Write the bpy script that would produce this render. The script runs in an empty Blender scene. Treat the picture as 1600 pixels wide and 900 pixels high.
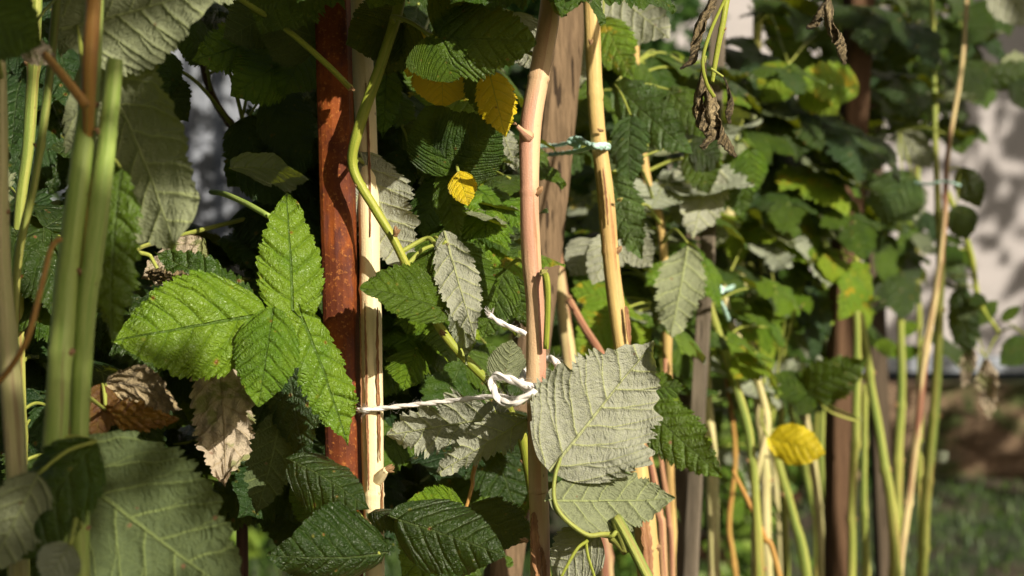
import bpy, math, random
import numpy as np
from mathutils import Vector, Matrix, Euler

C = bpy.context.scene.collection
R = math.radians
rnd = random.Random(11)

# ------------------------------------------------------------------ camera
PITCH = R(3.0)
CAMZ = 1.0
LENS = 70.0
F = LENS / 36.0 * 1600.0
cam_d = bpy.data.cameras.new('camera')
cam = bpy.data.objects.new('camera', cam_d)
C.objects.link(cam)
cam.location = (0, 0, CAMZ)
cam.rotation_euler = (R(90) - PITCH, 0, 0)
cam_d.lens = LENS
cam_d.sensor_width = 36
cam_d.clip_start = 0.03
cam_d.clip_end = 400
cam_d.dof.use_dof = True
cam_d.dof.focus_distance = 1.24
cam_d.dof.aperture_fstop = 9.5
bpy.context.scene.camera = cam

# ------------------------------------------------------------------ sky, sun, exposure
LIGHT = Vector((-0.52, 0.70, -0.46)).normalized()       # the way the sunlight travels
EL = math.asin(-LIGHT.z)
w = bpy.data.worlds.new('World')
bpy.context.scene.world = w
w.use_nodes = True
nt = w.node_tree
sky = nt.nodes.new('ShaderNodeTexSky')
sky.sky_type = 'NISHITA'
sky.sun_disc = False
sky.sun_elevation = EL
sky.sun_rotation = math.atan2(-LIGHT.x, -LIGHT.y)
sky.dust_density = 4.0
sky.ozone_density = 0.3
nt.nodes['Background'].inputs[1].default_value = 0.05
nt.links.new(sky.outputs[0], nt.nodes['Background'].inputs[0])
sd = bpy.data.lights.new('sun', 'SUN')
sd.energy = 5.0
sd.angle = R(0.5)
sd.color = (1.0, 0.90, 0.76)
sun = bpy.data.objects.new('sun', sd)
C.objects.link(sun)
sun.rotation_euler = LIGHT.to_track_quat('-Z', 'Y').to_euler()
sun.location = (2, -2, 4)
vs = bpy.context.scene.view_settings
vs.view_transform = 'Standard'
vs.look = 'None'
vs.gamma = 1
vs.exposure = 0.52
vs.use_curve_mapping = False
cy = bpy.context.scene.cycles
cy.max_bounces = 6
cy.diffuse_bounces = 2
cy.transmission_bounces = 4
cy.use_denoising = True

# ------------------------------------------------------------------ helpers
RIGHT = Vector((1, 0, 0))
FWD = Vector((0, math.cos(PITCH), -math.sin(PITCH)))
UP = Vector((0, math.sin(PITCH), math.cos(PITCH)))
CAM = Vector((0, 0, CAMZ))


def P(px, py, d):
    """world point seen at pixel (px, py) of the 1600x900 photograph, d metres away along the view"""
    return CAM + d * (FWD + (px - 800) / F * RIGHT - (py - 450) / F * UP)


def S(px, d):
    return px / F * d


def tag(o, label=None, cat=None, group=None, kind=None):
    if label: o['label'] = label
    if cat: o['category'] = cat
    if group: o['group'] = group
    if kind: o['kind'] = kind
    return o


def thing(name, label, cat, loc, group=None):
    o = bpy.data.objects.new(name, None)
    C.objects.link(o)
    o.location = loc
    o.empty_display_size = 0.05
    WORLD[o.name] = Matrix.Translation(Vector(loc))
    return tag(o, label, cat, group)


WORLD = {}


def put(name, mesh, mat=None, parent=None, M=None):
    """link a mesh object with world matrix M under parent"""
    o = bpy.data.objects.new(name, mesh)
    C.objects.link(o)
    M = M or Matrix.Identity(4)
    WORLD[o.name] = M
    if parent is not None:
        o.parent = parent
        o.matrix_local = WORLD[parent.name].inverted() @ M
    else:
        o.matrix_local = M
    if mat is not None:
        if len(mesh.materials) == 0:
            mesh.materials.append(mat)
        elif mesh.materials[0] != mat:
            o.material_slots[0].link = 'OBJECT'
            o.material_slots[0].material = mat
    return o


def mesh_of(name, V, Fc, uv=None, smooth=True):
    me = bpy.data.meshes.new(name)
    me.from_pydata([tuple(v) for v in V], [], [tuple(int(i) for i in f) for f in Fc])
    if uv is not None:
        l = me.uv_layers.new(name='UVMap')
        idx = np.empty(len(me.loops), dtype=np.int32)
        me.loops.foreach_get('vertex_index', idx)
        l.data.foreach_set('uv', np.asarray(uv, dtype=np.float32)[idx].ravel())
    if smooth:
        me.polygons.foreach_set('use_smooth', [True] * len(me.polygons))
    me.update()
    return me


def mesh_obj(name, V, Fc, mat, parent=None, uv=None, smooth=True):
    """mesh given in world coordinates, origin moved to its first vertex"""
    V = [Vector(v) for v in V]
    o0 = V[0].copy()
    me = mesh_of(name, [v - o0 for v in V], Fc, uv, smooth)
    return put(name, me, mat, parent, Matrix.Translation(o0))


def spline(pts, n=8):
    """Catmull-Rom through (x, y, z, radius) rows"""
    A = [np.array(p, float) for p in pts]
    if len(A) == 2:
        return [A[0] + (A[1] - A[0]) * t for t in np.linspace(0, 1, n + 1)]
    A = [2 * A[0] - A[1]] + A + [2 * A[-1] - A[-2]]
    out = []
    for i in range(1, len(A) - 2):
        p0, p1, p2, p3 = A[i - 1:i + 3]
        for k in range(n):
            t = k / n
            out.append(0.5 * ((2 * p1) + (-p0 + p2) * t + (2 * p0 - 5 * p1 + 4 * p2 - p3) * t * t + (-p0 + 3 * p1 - 3 * p2 + p3) * t ** 3))
    out.append(A[-2])
    return out


def knobbly(path, seed, every=0.095, kink=0.0012):
    """swollen nodes and small kinks along a cane"""
    r_ = random.Random(seed)
    out, dist, nxt, off, tgt = [], 0.0, r_.uniform(0.02, 0.08), np.zeros(3), np.zeros(3)
    prev, nodes = None, []
    for p in path:
        p = np.array(p, float)
        if prev is not None: dist += np.linalg.norm(p[:3] - prev)
        prev = p[:3].copy()
        off = off * 0.6 + tgt * 0.4
        q_ = p.copy(); q_[:3] += off
        if dist > nxt:
            q_[3] *= 1.22 if kink > 0.001 else 1.10
            tgt = np.array([r_.uniform(-kink, kink), r_.uniform(-kink, kink), 0])
            nodes.append((q_, r_.choice((-1, 1))))
            nxt = dist + every * r_.uniform(0.6, 1.4)
        out.append(q_)
    return out, nodes


def tube_geo(path, sides=10, rough=0.0, seed=0, flat=1.0, caps=True):
    """path: rows of (x, y, z, r) -> verts, faces, uv (metres along, 0..1 around)"""
    r_ = random.Random(seed)
    V, Fc, UV = [], [], []
    n = len(path)
    up = Vector((0.3, -1, 0.1)).normalized()
    dist = 0.0
    prev = None
    ph = [r_.uniform(0, 6.28) for _ in range(4)]
    for i, p in enumerate(path):
        c = Vector(p[:3])
        a = Vector(path[max(0, i - 1)][:3])
        b = Vector(path[min(n - 1, i + 1)][:3])
        t = (b - a)
        if t.length < 1e-9: t = Vector((0, 0, 1))
        t.normalize()
        if prev is not None: dist += (c - prev).length
        prev = c
        up = (up - t * up.dot(t))
        if up.length < 1e-6: up = t.orthogonal()
        up.normalize()
        s = t.cross(up)
        for k in range(sides + 1):
            an = 2 * math.pi * k / sides
            rr = p[3] * (1 + rough * (math.sin(an * 2 + ph[0] + dist * 31) + 0.6 * math.sin(an * 3 + ph[1] - dist * 57) + 0.7 * math.sin(dist * 90 + ph[2])))
            V.append(c + up * math.cos(an) * rr * flat + s * math.sin(an) * rr)
            UV.append((dist, k / sides))
    m = sides + 1
    for i in range(n - 1):
        for k in range(sides):
            Fc.append((i * m + k, i * m + k + 1, (i + 1) * m + k + 1, (i + 1) * m + k))
    if caps:
        Fc.append(tuple(range(sides))[::-1])
        Fc.append(tuple((n - 1) * m + k for k in range(sides)))
    return V, Fc, UV


def join_geo(*gs):
    V, Fc, UV = [], [], []
    for g in gs:
        o = len(V)
        V += list(g[0]); UV += list(g[2])
        Fc += [tuple(i + o for i in f) for f in g[1]]
    return V, Fc, UV


def tube(name, path, mat, parent=None, **k):
    V, Fc, UV = tube_geo(path, **k)
    return mesh_obj(name, V, Fc, mat, parent, UV)


def pxpath(rows):
    """rows of (px, py, depth, width in photo pixels) -> (x, y, z, r)"""
    return [tuple(P(a, b, d)) + (S(w_, d) / 2,) for a, b, d, w_ in rows]


def to_ground(path, z=-0.03, grow=1.1, top=None):
    """carry a path on down to the soil"""
    path = list(path)
    a, b = Vector(path[-2][:3]), Vector(path[-1][:3])
    d = (b - a)
    d.normalize()
    if d.z > -0.6:
        d = (d + Vector((0, 0, -1.2))).normalized()
    d.x *= 0.6; d.y *= 0.6
    k = (b.z - z) / -d.z
    path.append(tuple(b + d * k * 0.5) + (path[-1][3] * (1 + grow) / 2,))
    path.append(tuple(b + d * k) + (path[-2][3] * grow,))
    return path


# ------------------------------------------------------------------ materials
class NT:
    def __init__(s, name):
        s.m = bpy.data.materials.new(name)
        s.m.use_nodes = True
        s.t = s.m.node_tree
        s.b = s.t.nodes['Principled BSDF']
        s.out = s.t.nodes['Material Output']

    def n(s, typ, **k):
        nd = s.t.nodes.new(typ)
        for a, v in k.items():
            if a.startswith('i_'):
                key = a[2:]
                key = int(key) if key.isdigit() else key.replace('_', ' ')
                s.set(nd.inputs[key], v)
            else:
                setattr(nd, a, v)
        return nd

    def set(s, sock, v):
        if isinstance(v, bpy.types.NodeSocket):
            s.t.links.new(v, sock)
        elif isinstance(v, bpy.types.Node):
            s.t.links.new(v.outputs[0], sock)
        else:
            sock.default_value = v

    def math(s, op, a, b=None, c=None, clamp=False):
        nd = s.t.nodes.new('ShaderNodeMath')
        nd.operation = op
        nd.use_clamp = clamp
        s.set(nd.inputs[0], a)
        if b is not None: s.set(nd.inputs[1], b)
        if c is not None: s.set(nd.inputs[2], c)
        return nd.outputs[0]

    def mix(s, f, a, b):
        nd = s.t.nodes.new('ShaderNodeMix')
        nd.data_type = 'RGBA'
        s.set(nd.inputs[0], f)
        s.set(nd.inputs[6], a if not isinstance(a, tuple) else a + (1,) * (4 - len(a)))
        s.set(nd.inputs[7], b if not isinstance(b, tuple) else b + (1,) * (4 - len(b)))
        return nd.outputs[2]

    def smooth(s, x, lo, hi, a=0.0, b=1.0):
        nd = s.t.nodes.new('ShaderNodeMapRange')
        nd.interpolation_type = 'SMOOTHSTEP'
        s.set(nd.inputs[0], x)
        for i, v in ((1, lo), (2, hi), (3, a), (4, b)): s.set(nd.inputs[i], v)
        return nd.outputs[0]

    def noise(s, vec, scale, detail=3, rough=0.55, dist=0.0):
        nd = s.n('ShaderNodeTexNoise')
        s.set(nd.inputs['Vector'], vec)
        nd.inputs['Scale'].default_value = scale
        nd.inputs['Detail'].default_value = detail
        nd.inputs['Roughness'].default_value = rough
        nd.inputs['Distortion'].default_value = dist
        return nd.outputs[0]

    def vscale(s, vec, x, y, z=1.0, add=None):
        nd = s.n('ShaderNodeVectorMath', operation='MULTIPLY')
        s.set(nd.inputs[0], vec)
        nd.inputs[1].default_value = (x, y, z)
        o = nd.outputs[0]
        if add is not None:
            n2 = s.n('ShaderNodeVectorMath', operation='ADD')
            s.set(n2.inputs[0], o); s.set(n2.inputs[1], add)
            o = n2.outputs[0]
        return o

    def bump(s, h, strength, dist):
        nd = s.n('ShaderNodeBump')
        nd.inputs['Strength'].default_value = strength
        nd.inputs['Distance'].default_value = dist
        s.set(nd.inputs['Height'], h)
        return nd.outputs[0]


def leaf_mat(name, top, top2, veintop, under=(0.36, 0.40, 0.30), veinunder=(0.36, 0.42, 0.17), trans=0.2, rough=0.40,
             spots=0.35, yellow=0.0, spotcol=(0.16, 0.05, 0.02), bump=1.0, NV=6.3, hole=0.0, tcol=(0.38, 0.44, 0.015), patch=None, patchamt=0.0):
    q = NT(name)
    uvn = q.n('ShaderNodeUVMap')
    uv = uvn.outputs[0]
    info = q.n('ShaderNodeObjectInfo')
    ran = info.outputs['Random']
    seedv = q.n('ShaderNodeCombineXYZ', i_0=q.math('MULTIPLY', ran, 37.0), i_1=q.math('MULTIPLY', ran, 91.0)).outputs[0]
    sep = q.n('ShaderNodeSeparateXYZ', i_0=uv)
    u, v = sep.outputs[0], sep.outputs[1]
    suv = q.vscale(uv, 1, 1, 1, seedv)
    warp = q.math('MULTIPLY', q.math('SUBTRACT', q.noise(suv, 4.5, 2), 0.5), 0.075)
    m = q.math('ABSOLUTE', q.math('ADD', v, q.math('MULTIPLY', warp, 0.25)))
    side = q.math('SIGN', v)
    # midrib
    mw = q.math('MULTIPLY_ADD', u, -0.010, 0.0150)
    mid = q.smooth(m, q.math('MULTIPLY', mw, 0.5), mw, 1.0, 0.0)
    # secondary veins: leave the midrib and sweep forward
    t0 = q.math('SUBTRACT', u, q.math('MULTIPLY', m, q.math('MULTIPLY_ADD', m, 1.25, 0.62)))
    t0 = q.math('ADD', t0, warp)
    t = q.math('MULTIPLY_ADD', side, 0.22, q.math('MULTIPLY', t0, NV))
    fr = q.math('FRACT', t)
    d = q.math('SUBTRACT', 0.5, q.math('ABSOLUTE', q.math('SUBTRACT', fr, 0.5)))    # 0 at a vein .. 0.5 between
    wv = q.math('MULTIPLY_ADD', m, -0.12, 0.072)
    sec = q.smooth(d, q.math('MULTIPLY', wv, 0.25), wv, 1.0, 0.0)
    # each secondary vein forks on its way to the edge
    kf = q.smooth(m, 0.08, 0.34, 0.0, -0.52)
    fr2 = q.math('FRACT', q.math('SUBTRACT', t, kf))
    d2 = q.math('SUBTRACT', 0.5, q.math('ABSOLUTE', q.math('SUBTRACT', fr2, 0.5)))
    fork = q.math('MULTIPLY', q.smooth(d2, q.math('MULTIPLY', wv, 0.15), q.math('MULTIPLY', wv, 0.7), 1.0, 0.0), q.smooth(m, 0.08, 0.13))
    sec = q.math('MAXIMUM', sec, q.math('MULTIPLY', fork, 0.75))
    # fine net between them
    cell = q.n('ShaderNodeTexVoronoi', feature='DISTANCE_TO_EDGE')
    cv = q.n('ShaderNodeCombineXYZ', i_0=q.math('MULTIPLY', t, 1.7), i_1=q.math('MULTIPLY_ADD', q.math('ADD', m, q.math('MULTIPLY', u, 0.75)), 30.0, q.math('MULTIPLY', q.noise(suv, 9, 2), 3.0)), i_2=q.math('MULTIPLY', ran, 50))
    q.set(cell.inputs['Vector'], cv)
    cell.inputs['Scale'].default_value = 1.0
    cell.inputs['Randomness'].default_value = 0.75
    ter = q.smooth(cell.outputs[0], 0.0, 0.10, 1.0, 0.0)
    cellh = q.smooth(cell.outputs[0], 0.0, 0.42)
    cell2 = q.n('ShaderNodeTexVoronoi', feature='DISTANCE_TO_EDGE')
    q.set(cell2.inputs['Vector'], suv)
    cell2.inputs['Scale'].default_value = 75.0
    dm = q.math('MINIMUM', d, q.math('ADD', d2, q.smooth(m, 0.05, 0.13, 0.3, 0.06)))
    puck = q.math('POWER', q.smooth(dm, -0.04, 0.24), 0.8)
    h = q.math('MULTIPLY', puck, 0.8)
    h = q.math('MULTIPLY_ADD', cellh, 0.32, h)
    h = q.math('MULTIPLY_ADD', q.smooth(cell2.outputs[0], 0.0, 0.3), 0.14, h)
    h = q.math('MULTIPLY_ADD', q.noise(suv, 11, 3), 1.3, h)
    h = q.math('MULTIPLY_ADD', mid, -0.8, h)
    # colours
    big = q.noise(suv, 3.2, 3, 0.6)
    f = q.smooth(q.math('MULTIPLY_ADD', q.math('SUBTRACT', ran, 0.5), 0.45, big), 0.30, 0.70)
    col = q.mix(f, top, top2)
    vn = q.math('MAXIMUM', q.math('MULTIPLY', sec, 0.55), q.math('MULTIPLY', mid, 0.85), clamp=True)
    vn = q.math('MAXIMUM', vn, q.math('MULTIPLY', ter, 0.13))
    col = q.mix(vn, col, veintop)
    ucol = q.mix(q.smooth(big, 0.3, 0.75), under, tuple(c * 0.82 for c in under))
    ucol = q.mix(q.math('MULTIPLY', q.math('MAXIMUM', sec, mid), 0.8), ucol, veinunder)
    ucol = q.mix(q.math('MULTIPLY', ter, 0.18), ucol, veinunder)
    if patchamt > 0:
        pm = q.smooth(q.noise(q.vscale(suv, 1, 1, 1, (3.1, 7.7, 0)), 3.4, 4, 0.65, 0.6), 0.66 - patchamt * 0.3, 0.76 - patchamt * 0.3)
        col = q.mix(pm, col, patch)
        ucol = q.mix(q.math('MULTIPLY', pm, 0.8), ucol, patch)
    if spots > 0:
        vo = q.n('ShaderNodeTexVoronoi')
        q.set(vo.inputs['Vector'], q.vscale(suv, 1, 1, 1, (1.3, 4.4, 0)))
        vo.inputs['Scale'].default_value = 9.0
        dd = q.math('MULTIPLY_ADD', q.math('SUBTRACT', q.noise(suv, 40, 2), 0.5), 0.14, vo.outputs['Distance'])
        cs = q.n('ShaderNodeSeparateXYZ', i_0=vo.outputs['Color'])
        on = q.math('LESS_THAN', cs.outputs[0], spots)
        sz = q.math('MULTIPLY_ADD', cs.outputs[1], 0.13, 0.05)
        sp = q.math('MULTIPLY', q.smooth(dd, q.math('MULTIPLY', sz, 0.6), sz, 1.0, 0.0), on)
        halo = q.math('MULTIPLY', q.smooth(dd, sz, q.math('ADD', sz, 0.12), 1.0, 0.0), on)
        col = q.mix(q.math('MULTIPLY', halo, 0.35), col, (0.30, 0.26, 0.03))
        col = q.mix(sp, col, spotcol)
        ucol = q.mix(q.math('MULTIPLY', sp, 0.55), ucol, spotcol)
    # brownish rim
    back = q.n('ShaderNodeNewGeometry').outputs['Backfacing']
    base = q.mix(back, col, ucol)
    q.set(q.b.inputs['Base Color'], base)
    q.set(q.b.inputs['Roughness'], q.math('MULTIPLY_ADD', back, 0.85 - rough, rough))
    q.b.inputs['Specular IOR Level'].default_value = 0.5
    nb = q.bump(h, 1.0, 0.0020)
    q.set(nb.node.inputs['Strength'], q.math('MULTIPLY_ADD', back, -0.15 * bump, 0.95 * bump))
    q.set(q.b.inputs['Normal'], nb)
    tr = q.n('ShaderNodeBsdfTranslucent')
    q.set(tr.inputs[0], q.mix(q.math('MULTIPLY', vn, 0.5), tcol, tuple(c * 0.6 for c in tcol)))
    q.set(tr.inputs['Normal'], nb)
    mx = q.n('ShaderNodeMixShader')
    mx.inputs[0].default_value = trans
    q.t.links.new(q.b.outputs[0], mx.inputs[1])
    q.t.links.new(tr.outputs[0], mx.inputs[2])
    q.t.links.new(mx.outputs[0], q.out.inputs[0])
    return q.m


LM = {
    'green': leaf_mat('leaf_green', (0.026, 0.066, 0.004), (0.064, 0.120, 0.005), (0.075, 0.13, 0.02), under=(0.23, 0.26, 0.145)),
    'bright': leaf_mat('leaf_bright_green', (0.085, 0.18, 0.009), (0.14, 0.24, 0.012), (0.075, 0.15, 0.018), spots=0.35, spotcol=(0.20, 0.10, 0.02), rough=0.34),
    'dark': leaf_mat('leaf_dark_green', (0.014, 0.037, 0.004), (0.032, 0.064, 0.007), (0.07, 0.11, 0.025), under=(0.07, 0.10, 0.035), veinunder=(0.16, 0.21, 0.06), rough=0.36, spots=0.45, spotcol=(0.22, 0.06, 0.04), trans=0.2),  # underside darkened: shade of the corner leaf put into its colour
    'deep': leaf_mat('leaf_deep_green', (0.010, 0.036, 0.007), (0.022, 0.058, 0.009), (0.05, 0.09, 0.025), under=(0.12, 0.15, 0.09), rough=0.45, trans=0.2),
    'lime': leaf_mat('leaf_lime', (0.16, 0.30, 0.018), (0.26, 0.38, 0.02), (0.32, 0.40, 0.06), trans=0.38, tcol=(0.4, 0.5, 0.03), patch=(0.55, 0.40, 0.02), patchamt=0.35),
    'bluish': leaf_mat('leaf_bluish_green', (0.034, 0.078, 0.014), (0.065, 0.118, 0.022), (0.08, 0.13, 0.03), spots=0.2),
    'yellow': leaf_mat('leaf_yellow', (0.82, 0.58, 0.012), (0.76, 0.62, 0.015), (0.45, 0.42, 0.03), under=(0.55, 0.42, 0.05), veinunder=(0.4, 0.34, 0.06), trans=0.35, tcol=(0.9, 0.6, 0.01), patch=(0.40, 0.09, 0.012), patchamt=0.12, spots=0.25, bump=0.6),
    'half': leaf_mat('leaf_half_yellow', (0.58, 0.45, 0.015), (0.16, 0.28, 0.02), (0.42, 0.42, 0.04), under=(0.4, 0.36, 0.08), trans=0.3, tcol=(0.6, 0.5, 0.02), patch=(0.45, 0.10, 0.015), patchamt=0.2),
    'ochre': leaf_mat('leaf_ochre', (0.26, 0.15, 0.015), (0.13, 0.065, 0.02), (0.2, 0.14, 0.03), under=(0.42, 0.28, 0.06), veinunder=(0.3, 0.2, 0.05), trans=0.3, tcol=(0.5, 0.22, 0.01), patch=(0.10, 0.045, 0.02), patchamt=0.3, bump=0.6),
    'paper': leaf_mat('leaf_dry_paper', (0.46, 0.36, 0.24), (0.36, 0.27, 0.17), (0.28, 0.2, 0.11), under=(0.52, 0.44, 0.32), veinunder=(0.38, 0.3, 0.18), trans=0.25, tcol=(0.6, 0.4, 0.2), patch=(0.15, 0.20, 0.04), patchamt=0.5, rough=0.75, spots=0.3),
    'crisp': leaf_mat('leaf_dry_brown', (0.30, 0.22, 0.10), (0.46, 0.36, 0.19), (0.40, 0.32, 0.18), under=(0.46, 0.37, 0.21), veinunder=(0.34, 0.28, 0.18), trans=0.08, tcol=(0.2, 0.1, 0.03), rough=0.85, bump=1.6),
    'white': leaf_mat('leaf_white_side', (0.06, 0.15, 0.03), (0.09, 0.19, 0.03), (0.16, 0.27, 0.06), under=(0.34, 0.355, 0.27), veinunder=(0.42, 0.46, 0.20), trans=0.2, spots=0.15),
}


def cane_mat(name, c1, c2, streak=(0.25, 0.12, 0.05), amt=0.4, green=None, spots=(0.12, 0.06, 0.03), rough=0.5, blush=None, scale=1.0):
    q = NT(name)
    uv = q.n('ShaderNodeUVMap').outputs[0]
    oc = q.n('ShaderNodeTexCoord').outputs['Object']
    s1 = q.noise(q.vscale(uv, 14 * scale, 5), 1.0, 4, 0.6)
    col = q.mix(q.smooth(s1, 0.35, 0.65), c1, c2)
    big = q.noise(q.vscale(uv, 7, 1.4), 1.0, 2)
    if blush: col = q.mix(q.math('MULTIPLY', q.smooth(big, 0.44, 0.56), 0.8), col, blush)
    if green: col = q.mix(q.smooth(q.noise(q.vscale(uv, 5, 2.2, 1, (3, 3, 0)), 1.0, 2), 0.48, 0.66), col, green)
    st = q.smooth(q.noise(q.vscale(uv, 9 * scale, 12, 1, (9, 2, 0)), 1.0, 5, 0.65), 0.72 - amt * 0.28, 0.80 - amt * 0.28)
    col = q.mix(q.math('MULTIPLY', st, 0.75), col, streak)
    vo = q.n('ShaderNodeTexVoronoi')
    q.set(vo.inputs['Vector'], q.vscale(uv, 130, 9))
    vo.inputs['Scale'].default_value = 1.0
    sp = q.math('MULTIPLY', q.smooth(vo.outputs['Distance'], 0.05, 0.22, 1, 0), q.math('LESS_THAN', q.n('ShaderNodeSeparateXYZ', i_0=vo.outputs['Color']).outputs[0], 0.22))
    col = q.mix(q.math('MULTIPLY', sp, 0.7), col, spots)
    q.set(q.b.inputs['Base Color'], col)
    q.b.inputs['Roughness'].default_value = rough
    q.b.inputs['Specular IOR Level'].default_value = 0.35
    h = q.math('ADD', q.math('MULTIPLY', q.noise(q.vscale(uv, 25, 26), 1.0, 4), 0.8), q.noise(oc, 900, 2))
    h = q.math('MULTIPLY_ADD', st, -0.8, h)
    q.set(q.b.inputs['Normal'], q.bump(h, 0.5, 0.0006))
    return q.m


CM = {
    'pink': cane_mat('cane_bark_pinkish', (0.52, 0.34, 0.19), (0.60, 0.43, 0.24), blush=(0.46, 0.22, 0.15), amt=0.5, streak=(0.30, 0.14, 0.06)),
    'cream': cane_mat('cane_bark_cream', (0.62, 0.46, 0.17), (0.52, 0.36, 0.13), amt=0.6, streak=(0.30, 0.13, 0.045), blush=(0.50, 0.34, 0.13)),
    'pale': cane_mat('cane_bark_pale', (0.60, 0.52, 0.27), (0.46, 0.44, 0.18), amt=0.6, streak=(0.3, 0.2, 0.09)),
    'green': cane_mat('cane_bark_green', (0.24, 0.29, 0.05), (0.40, 0.39, 0.10), amt=0.6, streak=(0.26, 0.14, 0.05), green=(0.18, 0.25, 0.05)),
    'lime': cane_mat('cane_bark_lime', (0.22, 0.28, 0.03), (0.33, 0.34, 0.05), amt=0.42, streak=(0.20, 0.09, 0.03)),
    'grey': cane_mat('cane_bark_greygreen', (0.22, 0.33, 0.06), (0.36, 0.45, 0.12), amt=0.45, streak=(0.22, 0.13, 0.06)),
    'red': cane_mat('cane_bark_reddish', (0.30, 0.12, 0.08), (0.48, 0.30, 0.15), amt=0.5, streak=(0.16, 0.04, 0.03)),
    'redcream': cane_mat('cane_bark_red_and_cream', (0.60, 0.50, 0.24), (0.52, 0.42, 0.2), amt=0.4, blush=(0.17, 0.025, 0.03), streak=(0.2, 0.06, 0.04)),
    'orange': cane_mat('cane_bark_orange', (0.42, 0.20, 0.05), (0.50, 0.34, 0.09), amt=0.65, streak=(0.28, 0.08, 0.03)),
    'dark': cane_mat('cane_bark_dark', (0.07, 0.03, 0.025), (0.12, 0.06, 0.035), amt=0.3, streak=(0.03, 0.015, 0.01)),
    'olive': cane_mat('stalk_olive', (0.30, 0.36, 0.06), (0.36, 0.38, 0.09), amt=0.4, streak=(0.3, 0.12, 0.05)),
    'bud': cane_mat('bud_brown', (0.22, 0.12, 0.06), (0.35, 0.22, 0.1), amt=0.5, streak=(0.12, 0.03, 0.02)),
    'budgreen': cane_mat('bud_green', (0.3, 0.33, 0.08), (0.36, 0.3, 0.1), amt=0.5, streak=(0.2, 0.04, 0.03)),
}


def rust_mat():
    q = NT('rusty_steel')
    oc = q.n('ShaderNodeTexCoord').outputs['Object']
    a = q.noise(oc, 22, 5, 0.65, 0.4)
    b = q.noise(q.vscale(oc, 1, 1, 0.4), 90, 5, 0.7)
    f_ = q.noise(oc, 420, 3, 0.6)
    col = q.mix(q.smooth(a, 0.35, 0.62), (0.090, 0.020, 0.006), (0.24, 0.058, 0.008))
    col = q.mix(q.smooth(b, 0.50, 0.68), col, (0.085, 0.022, 0.012))
    col = q.mix(q.math('MULTIPLY', q.smooth(f_, 0.55, 0.72), 0.5), col, (0.50, 0.19, 0.04))
    col = q.mix(q.math('MULTIPLY', q.smooth(q.noise(q.vscale(oc, 1, 1, 0.25, (2, 2, 2)), 60, 4), 0.58, 0.68), 0.7), col, (0.10, 0.035, 0.03))
    q.set(q.b.inputs['Base Color'], col)
    q.b.inputs['Roughness'].default_value = 0.72
    q.b.inputs['Specular IOR Level'].default_value = 0.25
    h = q.math('ADD', q.math('MULTIPLY', b, 1.0), q.math('MULTIPLY', f_, 0.5))
    q.set(q.b.inputs['Normal'], q.bump(h, 0.6, 0.0008))
    return q.m


def wood_mat(name, c1, c2, dark, scale=1.0):
    q = NT(name)
    oc = q.n('ShaderNodeTexCoord').outputs['Object']
    g = q.noise(q.vscale(oc, 320 * scale, 320 * scale, 8), 1.0, 5, 0.65, 0.5)
    g2 = q.noise(q.vscale(oc, 60 * scale, 60 * scale, 3.5), 1.0, 3, 0.5, 0.4)
    cr = q.noise(q.vscale(oc, 210 * scale, 210 * scale, 4), 1.0, 2, 0.4)
    col = q.mix(q.smooth(g, 0.3, 0.7), c1, c2)
    col = q.mix(q.math('MULTIPLY', q.smooth(g2, 0.5, 0.7), 0.5), col, dark)
    crk = q.smooth(cr, 0.66, 0.71)
    col = q.mix(q.math('MULTIPLY', crk, 0.85), col, tuple(x * 0.35 for x in dark))
    q.set(q.b.inputs['Base Color'], col)
    q.b.inputs['Roughness'].default_value = 0.85
    q.b.inputs['Specular IOR Level'].default_value = 0.15
    h = q.math('SUBTRACT', g, q.math('MULTIPLY', crk, 1.5))
    q.set(q.b.inputs['Normal'], q.bump(h, 0.7, 0.001))
    return q.m


def plain_mat(name, col, rough=0.8, n1=None, scale=30, bump=0.3, dist=0.001, spec=0.3, vec=(1, 1, 1)):
    q = NT(name)
    oc = q.n('ShaderNodeTexCoord').outputs['Object']
    nn = q.noise(q.vscale(oc, *vec), scale, 5, 0.6)
    q.set(q.b.inputs['Base Color'], q.mix(q.smooth(nn, 0.3, 0.7), col, n1 or tuple(c * 0.75 for c in col)))
    q.b.inputs['Roughness'].default_value = rough
    q.b.inputs['Specular IOR Level'].default_value = spec
    q.set(q.b.inputs['Normal'], q.bump(nn, bump, dist))
    return q.m


RUST = rust_mat()
WOOD_GREY = wood_mat('weathered_wood', (0.105, 0.072, 0.040), (0.19, 0.130, 0.075), (0.055, 0.036, 0.022))
WOOD_BROWN = wood_mat('brown_wood', (0.070, 0.040, 0.022), (0.12, 0.070, 0.038), (0.04, 0.023, 0.013), 0.6)
WOOD_DARK = wood_mat('dark_old_wood', (0.060, 0.046, 0.030), (0.095, 0.072, 0.048), (0.03, 0.023, 0.015), 0.6)
WOOD_STEEL = wood_mat('greyed_batten_wood', (0.105, 0.086, 0.060), (0.18, 0.15, 0.11), (0.03, 0.025, 0.018), 0.8)
STRING_W = plain_mat('white_cotton', (0.90, 0.87, 0.82), 0.9, (0.80, 0.75, 0.69), 500, 0.5, 0.0004, 0.1)
STRING_M = plain_mat('mint_plastic_twine', (0.38, 0.62, 0.52), 0.55, (0.52, 0.72, 0.62), 300, 0.4, 0.0004, 0.4)
BARK_PEEL = cane_mat('peeling_bark', (0.26, 0.12, 0.055), (0.36, 0.19, 0.08), amt=0.6, streak=(0.12, 0.04, 0.02))


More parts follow.
